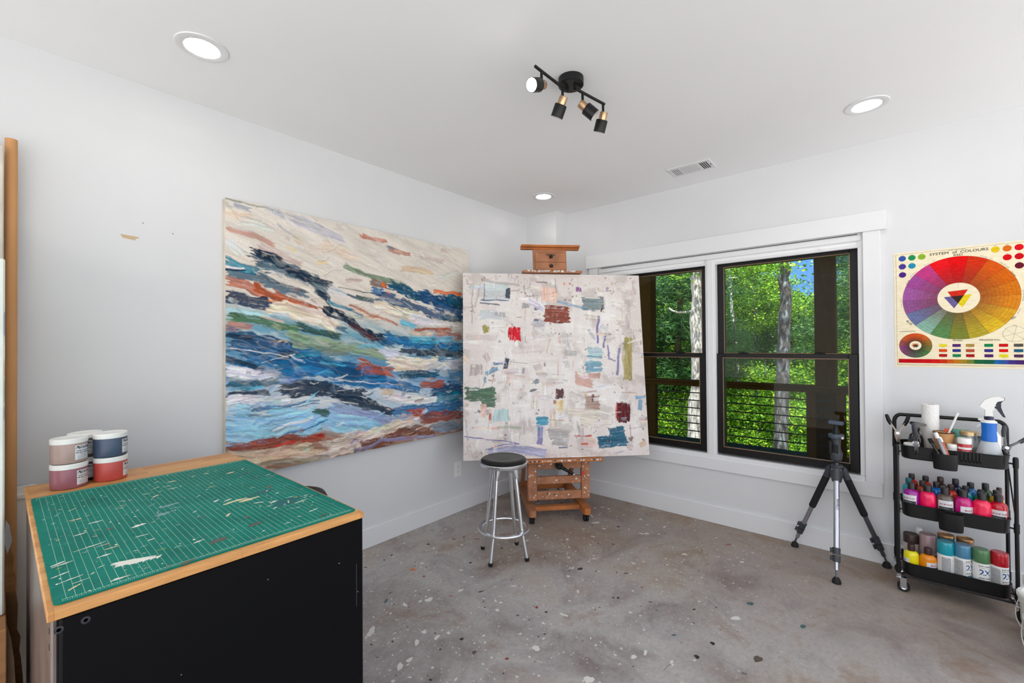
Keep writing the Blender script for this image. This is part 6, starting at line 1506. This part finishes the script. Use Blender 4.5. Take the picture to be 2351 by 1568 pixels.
# black spray bottle
t = topt('dark_spray_bottle', 'glossy black trigger spray bottle at the left of the cart\'s top tray', 'spray bottle', 3.165, -.118); c = (3.165, -.118, ZP); m_gloss = pm('glossy_black', (26, 22, 22), .14, coat=.6)
g = G(); g.lathe([(0, 0), (.030, 0), (.032, .004), (.032, .085), (.026, .108), (.014, .122), (.013, .135)], 32, c); obj('bottle', g, m_gloss, t)
g = G(); R4 = Matrix.Translation(c) @ Matrix(((0, 0, -1, 0), (-1, 0, 0, 0), (0, 1, 0, 0), (0, 0, 0, 1))); g.lathe([(.015, .132), (.016, .134), (.016, .148), (.012, .150)], 24, c); g.prism([(-.010, .148), (.012, .148), (.014, .156), (.040, .160), (.042, .170), (.012, .176), (-.020, .178), (-.026, .170), (-.022, .164), (-.012, .160)], -.010, .010, M=R4); hd = obj('sprayer_head', g, m_gloss, t)
g = G(); g.prism([(.010, .158), (.018, .158), (.022, .140), (.024, .122), (.018, .124), (.012, .142)], -.005, .005, M=R4); obj('trigger', g, m_gloss, hd)
g = G(); g.lathe([(0, 0), (.028, 0), (.030, .004), (.030, .055), (.026, .060), (.0, .062)], 26, (3.105, -.098, ZP)); g.lathe([(.031, .058), (.032, .060), (.032, .070), (.029, .073), (0, .073)], 26, (3.105, -.098, ZP)); solo('white_lid_tub', g, m_white, 'low white tub at the front left of the cart\'s top tray', 'tub', GT)
# tubes leaning in the front
for k, (y0, y1, z1, col, cc, l) in enumerate(((-.232, -.186, .835, pm('tube_silver', (150, 150, 154), .3, .7), m_white, 'silver paint tube with white cap leaning out over the cart\'s top hanging cup'), (-.238, -.200, .812, pm('tube_orange', (196, 96, 60), .4), m_white, 'orange-striped paint tube leaning beside the silver one'), (-.215, -.165, .800, m_gloss, m_black, 'black marker leaning out over the top hanging cup'))):
    t = thing('paint_tube' if k < 2 else 'marker', l, 'paint tube' if k < 2 else 'marker', (3.035, y0, .71), 0, None); a = Vector((3.028-.003*k, y0, .690)); b = Vector((3.060+.006*k, y1, z1)); d = (b-a)
    g = G(); g.tube([tuple(a), tuple(a+d*.15), tuple(a+d*.78), tuple(a+d*.82)], [.010, .0105, .0085, .006] if k < 2 else .0065, 14); obj('body', g, col, t); g = G(); g.tube([tuple(a+d*.81), tuple(a+d*.82), tuple(b), tuple(b+d*.005)], [.006, .0095, .0085, .006], 14); obj('cap', g, cc, t)
# spring clamps
def clamp(base, M_, label, tipc):
    t = thing('spring_clamp', label, 'clamp', base, 0, None); MM = Matrix.Translation(base) @ M_
    for s in (-1, 1):
        g = G(); g.prism([(s*.004, -.050), (s*.010, -.030), (s*.014, -.006), (s*.012, .012), (s*.034, .055), (s*.028, .058), (s*.004, .014), (s*.004, -.004), (s*.001, -.030), (s*.001, -.050)][::s], -.008, .008, M=MM); j = obj('jaw', g, pm('clamp_steel', (150, 138, 128), .3, .9) if not tipc else m_gun, t)
        g = G(); g.tube([tuple(MM @ Vector((s*.027, .044, 0))), tuple(MM @ Vector((s*.037, .065, 0))), tuple(MM @ Vector((s*.045, .092, 0))), tuple(MM @ Vector((s*.047, .098, 0)))], [.0085, .0095, .0085, .005], 12); obj('grip', g, m_black if not tipc else m_dgrey, j)
        g = G(); g.tube([tuple(MM @ Vector((s*.002, -.058, 0))), tuple(MM @ Vector((s*.003, -.034, 0)))], [.006, .007], 10); obj('jaw_pad', g, m_black, j)
    g = G(); g.tube([tuple(MM @ Vector((0, 0, -.012))), tuple(MM @ Vector((0, 0, .012)))], .008, 14); obj('pivot', g, m_alu, t)
VW = Matrix(((0, 0, -1, 0), (-1, 0, 0, 0), (0, 1, 0, 0), (0, 0, 0, 1)))
clamp((3.235, -.046, .790), VW @ Matrix.Rotation(.0, 4, 'Z'), 'steel spring clamp with black grips at the cart\'s left corner', 0)
clamp((3.250, -.452, .765), VW @ Matrix.Rotation(-.40, 4, 'Z'), 'dark spring clamp on the cart\'s right rear post', 1)
clamp((3.045, -.1120, .775), VW @ Matrix.Rotation(.06, 4, 'Z') @ Matrix.Rotation(pi/2, 4, 'Y'), 'black spring clamp gripping the front lip of the cart\'s top tray', 1)

# ================================================================== PAILS AT THE RIGHT EDGE
m_pail = pm('white_pail_plastic', (226, 228, 222), .45); m_wire = pm('pale_wire', (206, 206, 202), .4, .3)
def pail(x, y, z, label, r=.085, h=.178, bail=None, lids=1):
    t = thing('paint_pail', label, 'pail', (x, y, z), 0, None); c = (x, y, z)
    g = G(); g.lathe([(0, 0), (r*.86, 0), (r*.88, .004), (r*.96, h*.80), (r*1.0, h*.80), (r*1.02, h*.88), (r*.98, h*.90), (r*.98, h)], 48, c); obj('body', g, m_pail, t)
    for k in range(lids):
        zz = h+.014*k; g = G(); g.lathe([(r*1.0, zz-.012), (r*1.07, zz-.010), (r*1.08, zz+.002), (r*1.03, zz+.008), (r*.90, zz+.008), (r*.86, zz+.001), (0, zz+.001)], 48, c); obj('lid', g, m_pail, t)
    if bail is not None:
        d = Vector((cos(bail), sin(bail), 0)); s = Vector((-d.y, d.x, 0)); P0_ = Vector(c)+d*r*1.03+Vector((0, 0, h*.84))
        C_ = Vector(c); up = Vector((0, 0, 1))
        pts = [C_+s*r*1.03*cos(a)+d*(r*1.06+.012*sin(a))*max(.25, sin(a))+up*(h*.84-.085*sin(a)) for a in [pi*k/16 for k in range(17)]]
        pts = [C_+(s*cos(a)+d*sin(a))*(r*1.10)+up*(h*.84-.105*sin(a)**1.0) for a in [pi*k/18 for k in range(19)]]
        g = G(); g.tube([tuple(p) for p in pts], .0022, 8); b = obj('bail_handle', g, m_wire, t)
    return t
pail(2.680, -.500, 0, 'white pail with lid on the floor at the right picture edge, under another pail', .086, .178, bail=pi*.83, lids=1)
pail(2.672, -.502, .1875, 'white lidded pail stacked on top of the front pail at the right edge', .086, .140, None, 2)
pail(2.905, -.520, 0, 'white lidded pail standing just behind the stacked pails beside the cart', .088, .190, bail=pi*.75, lids=1)
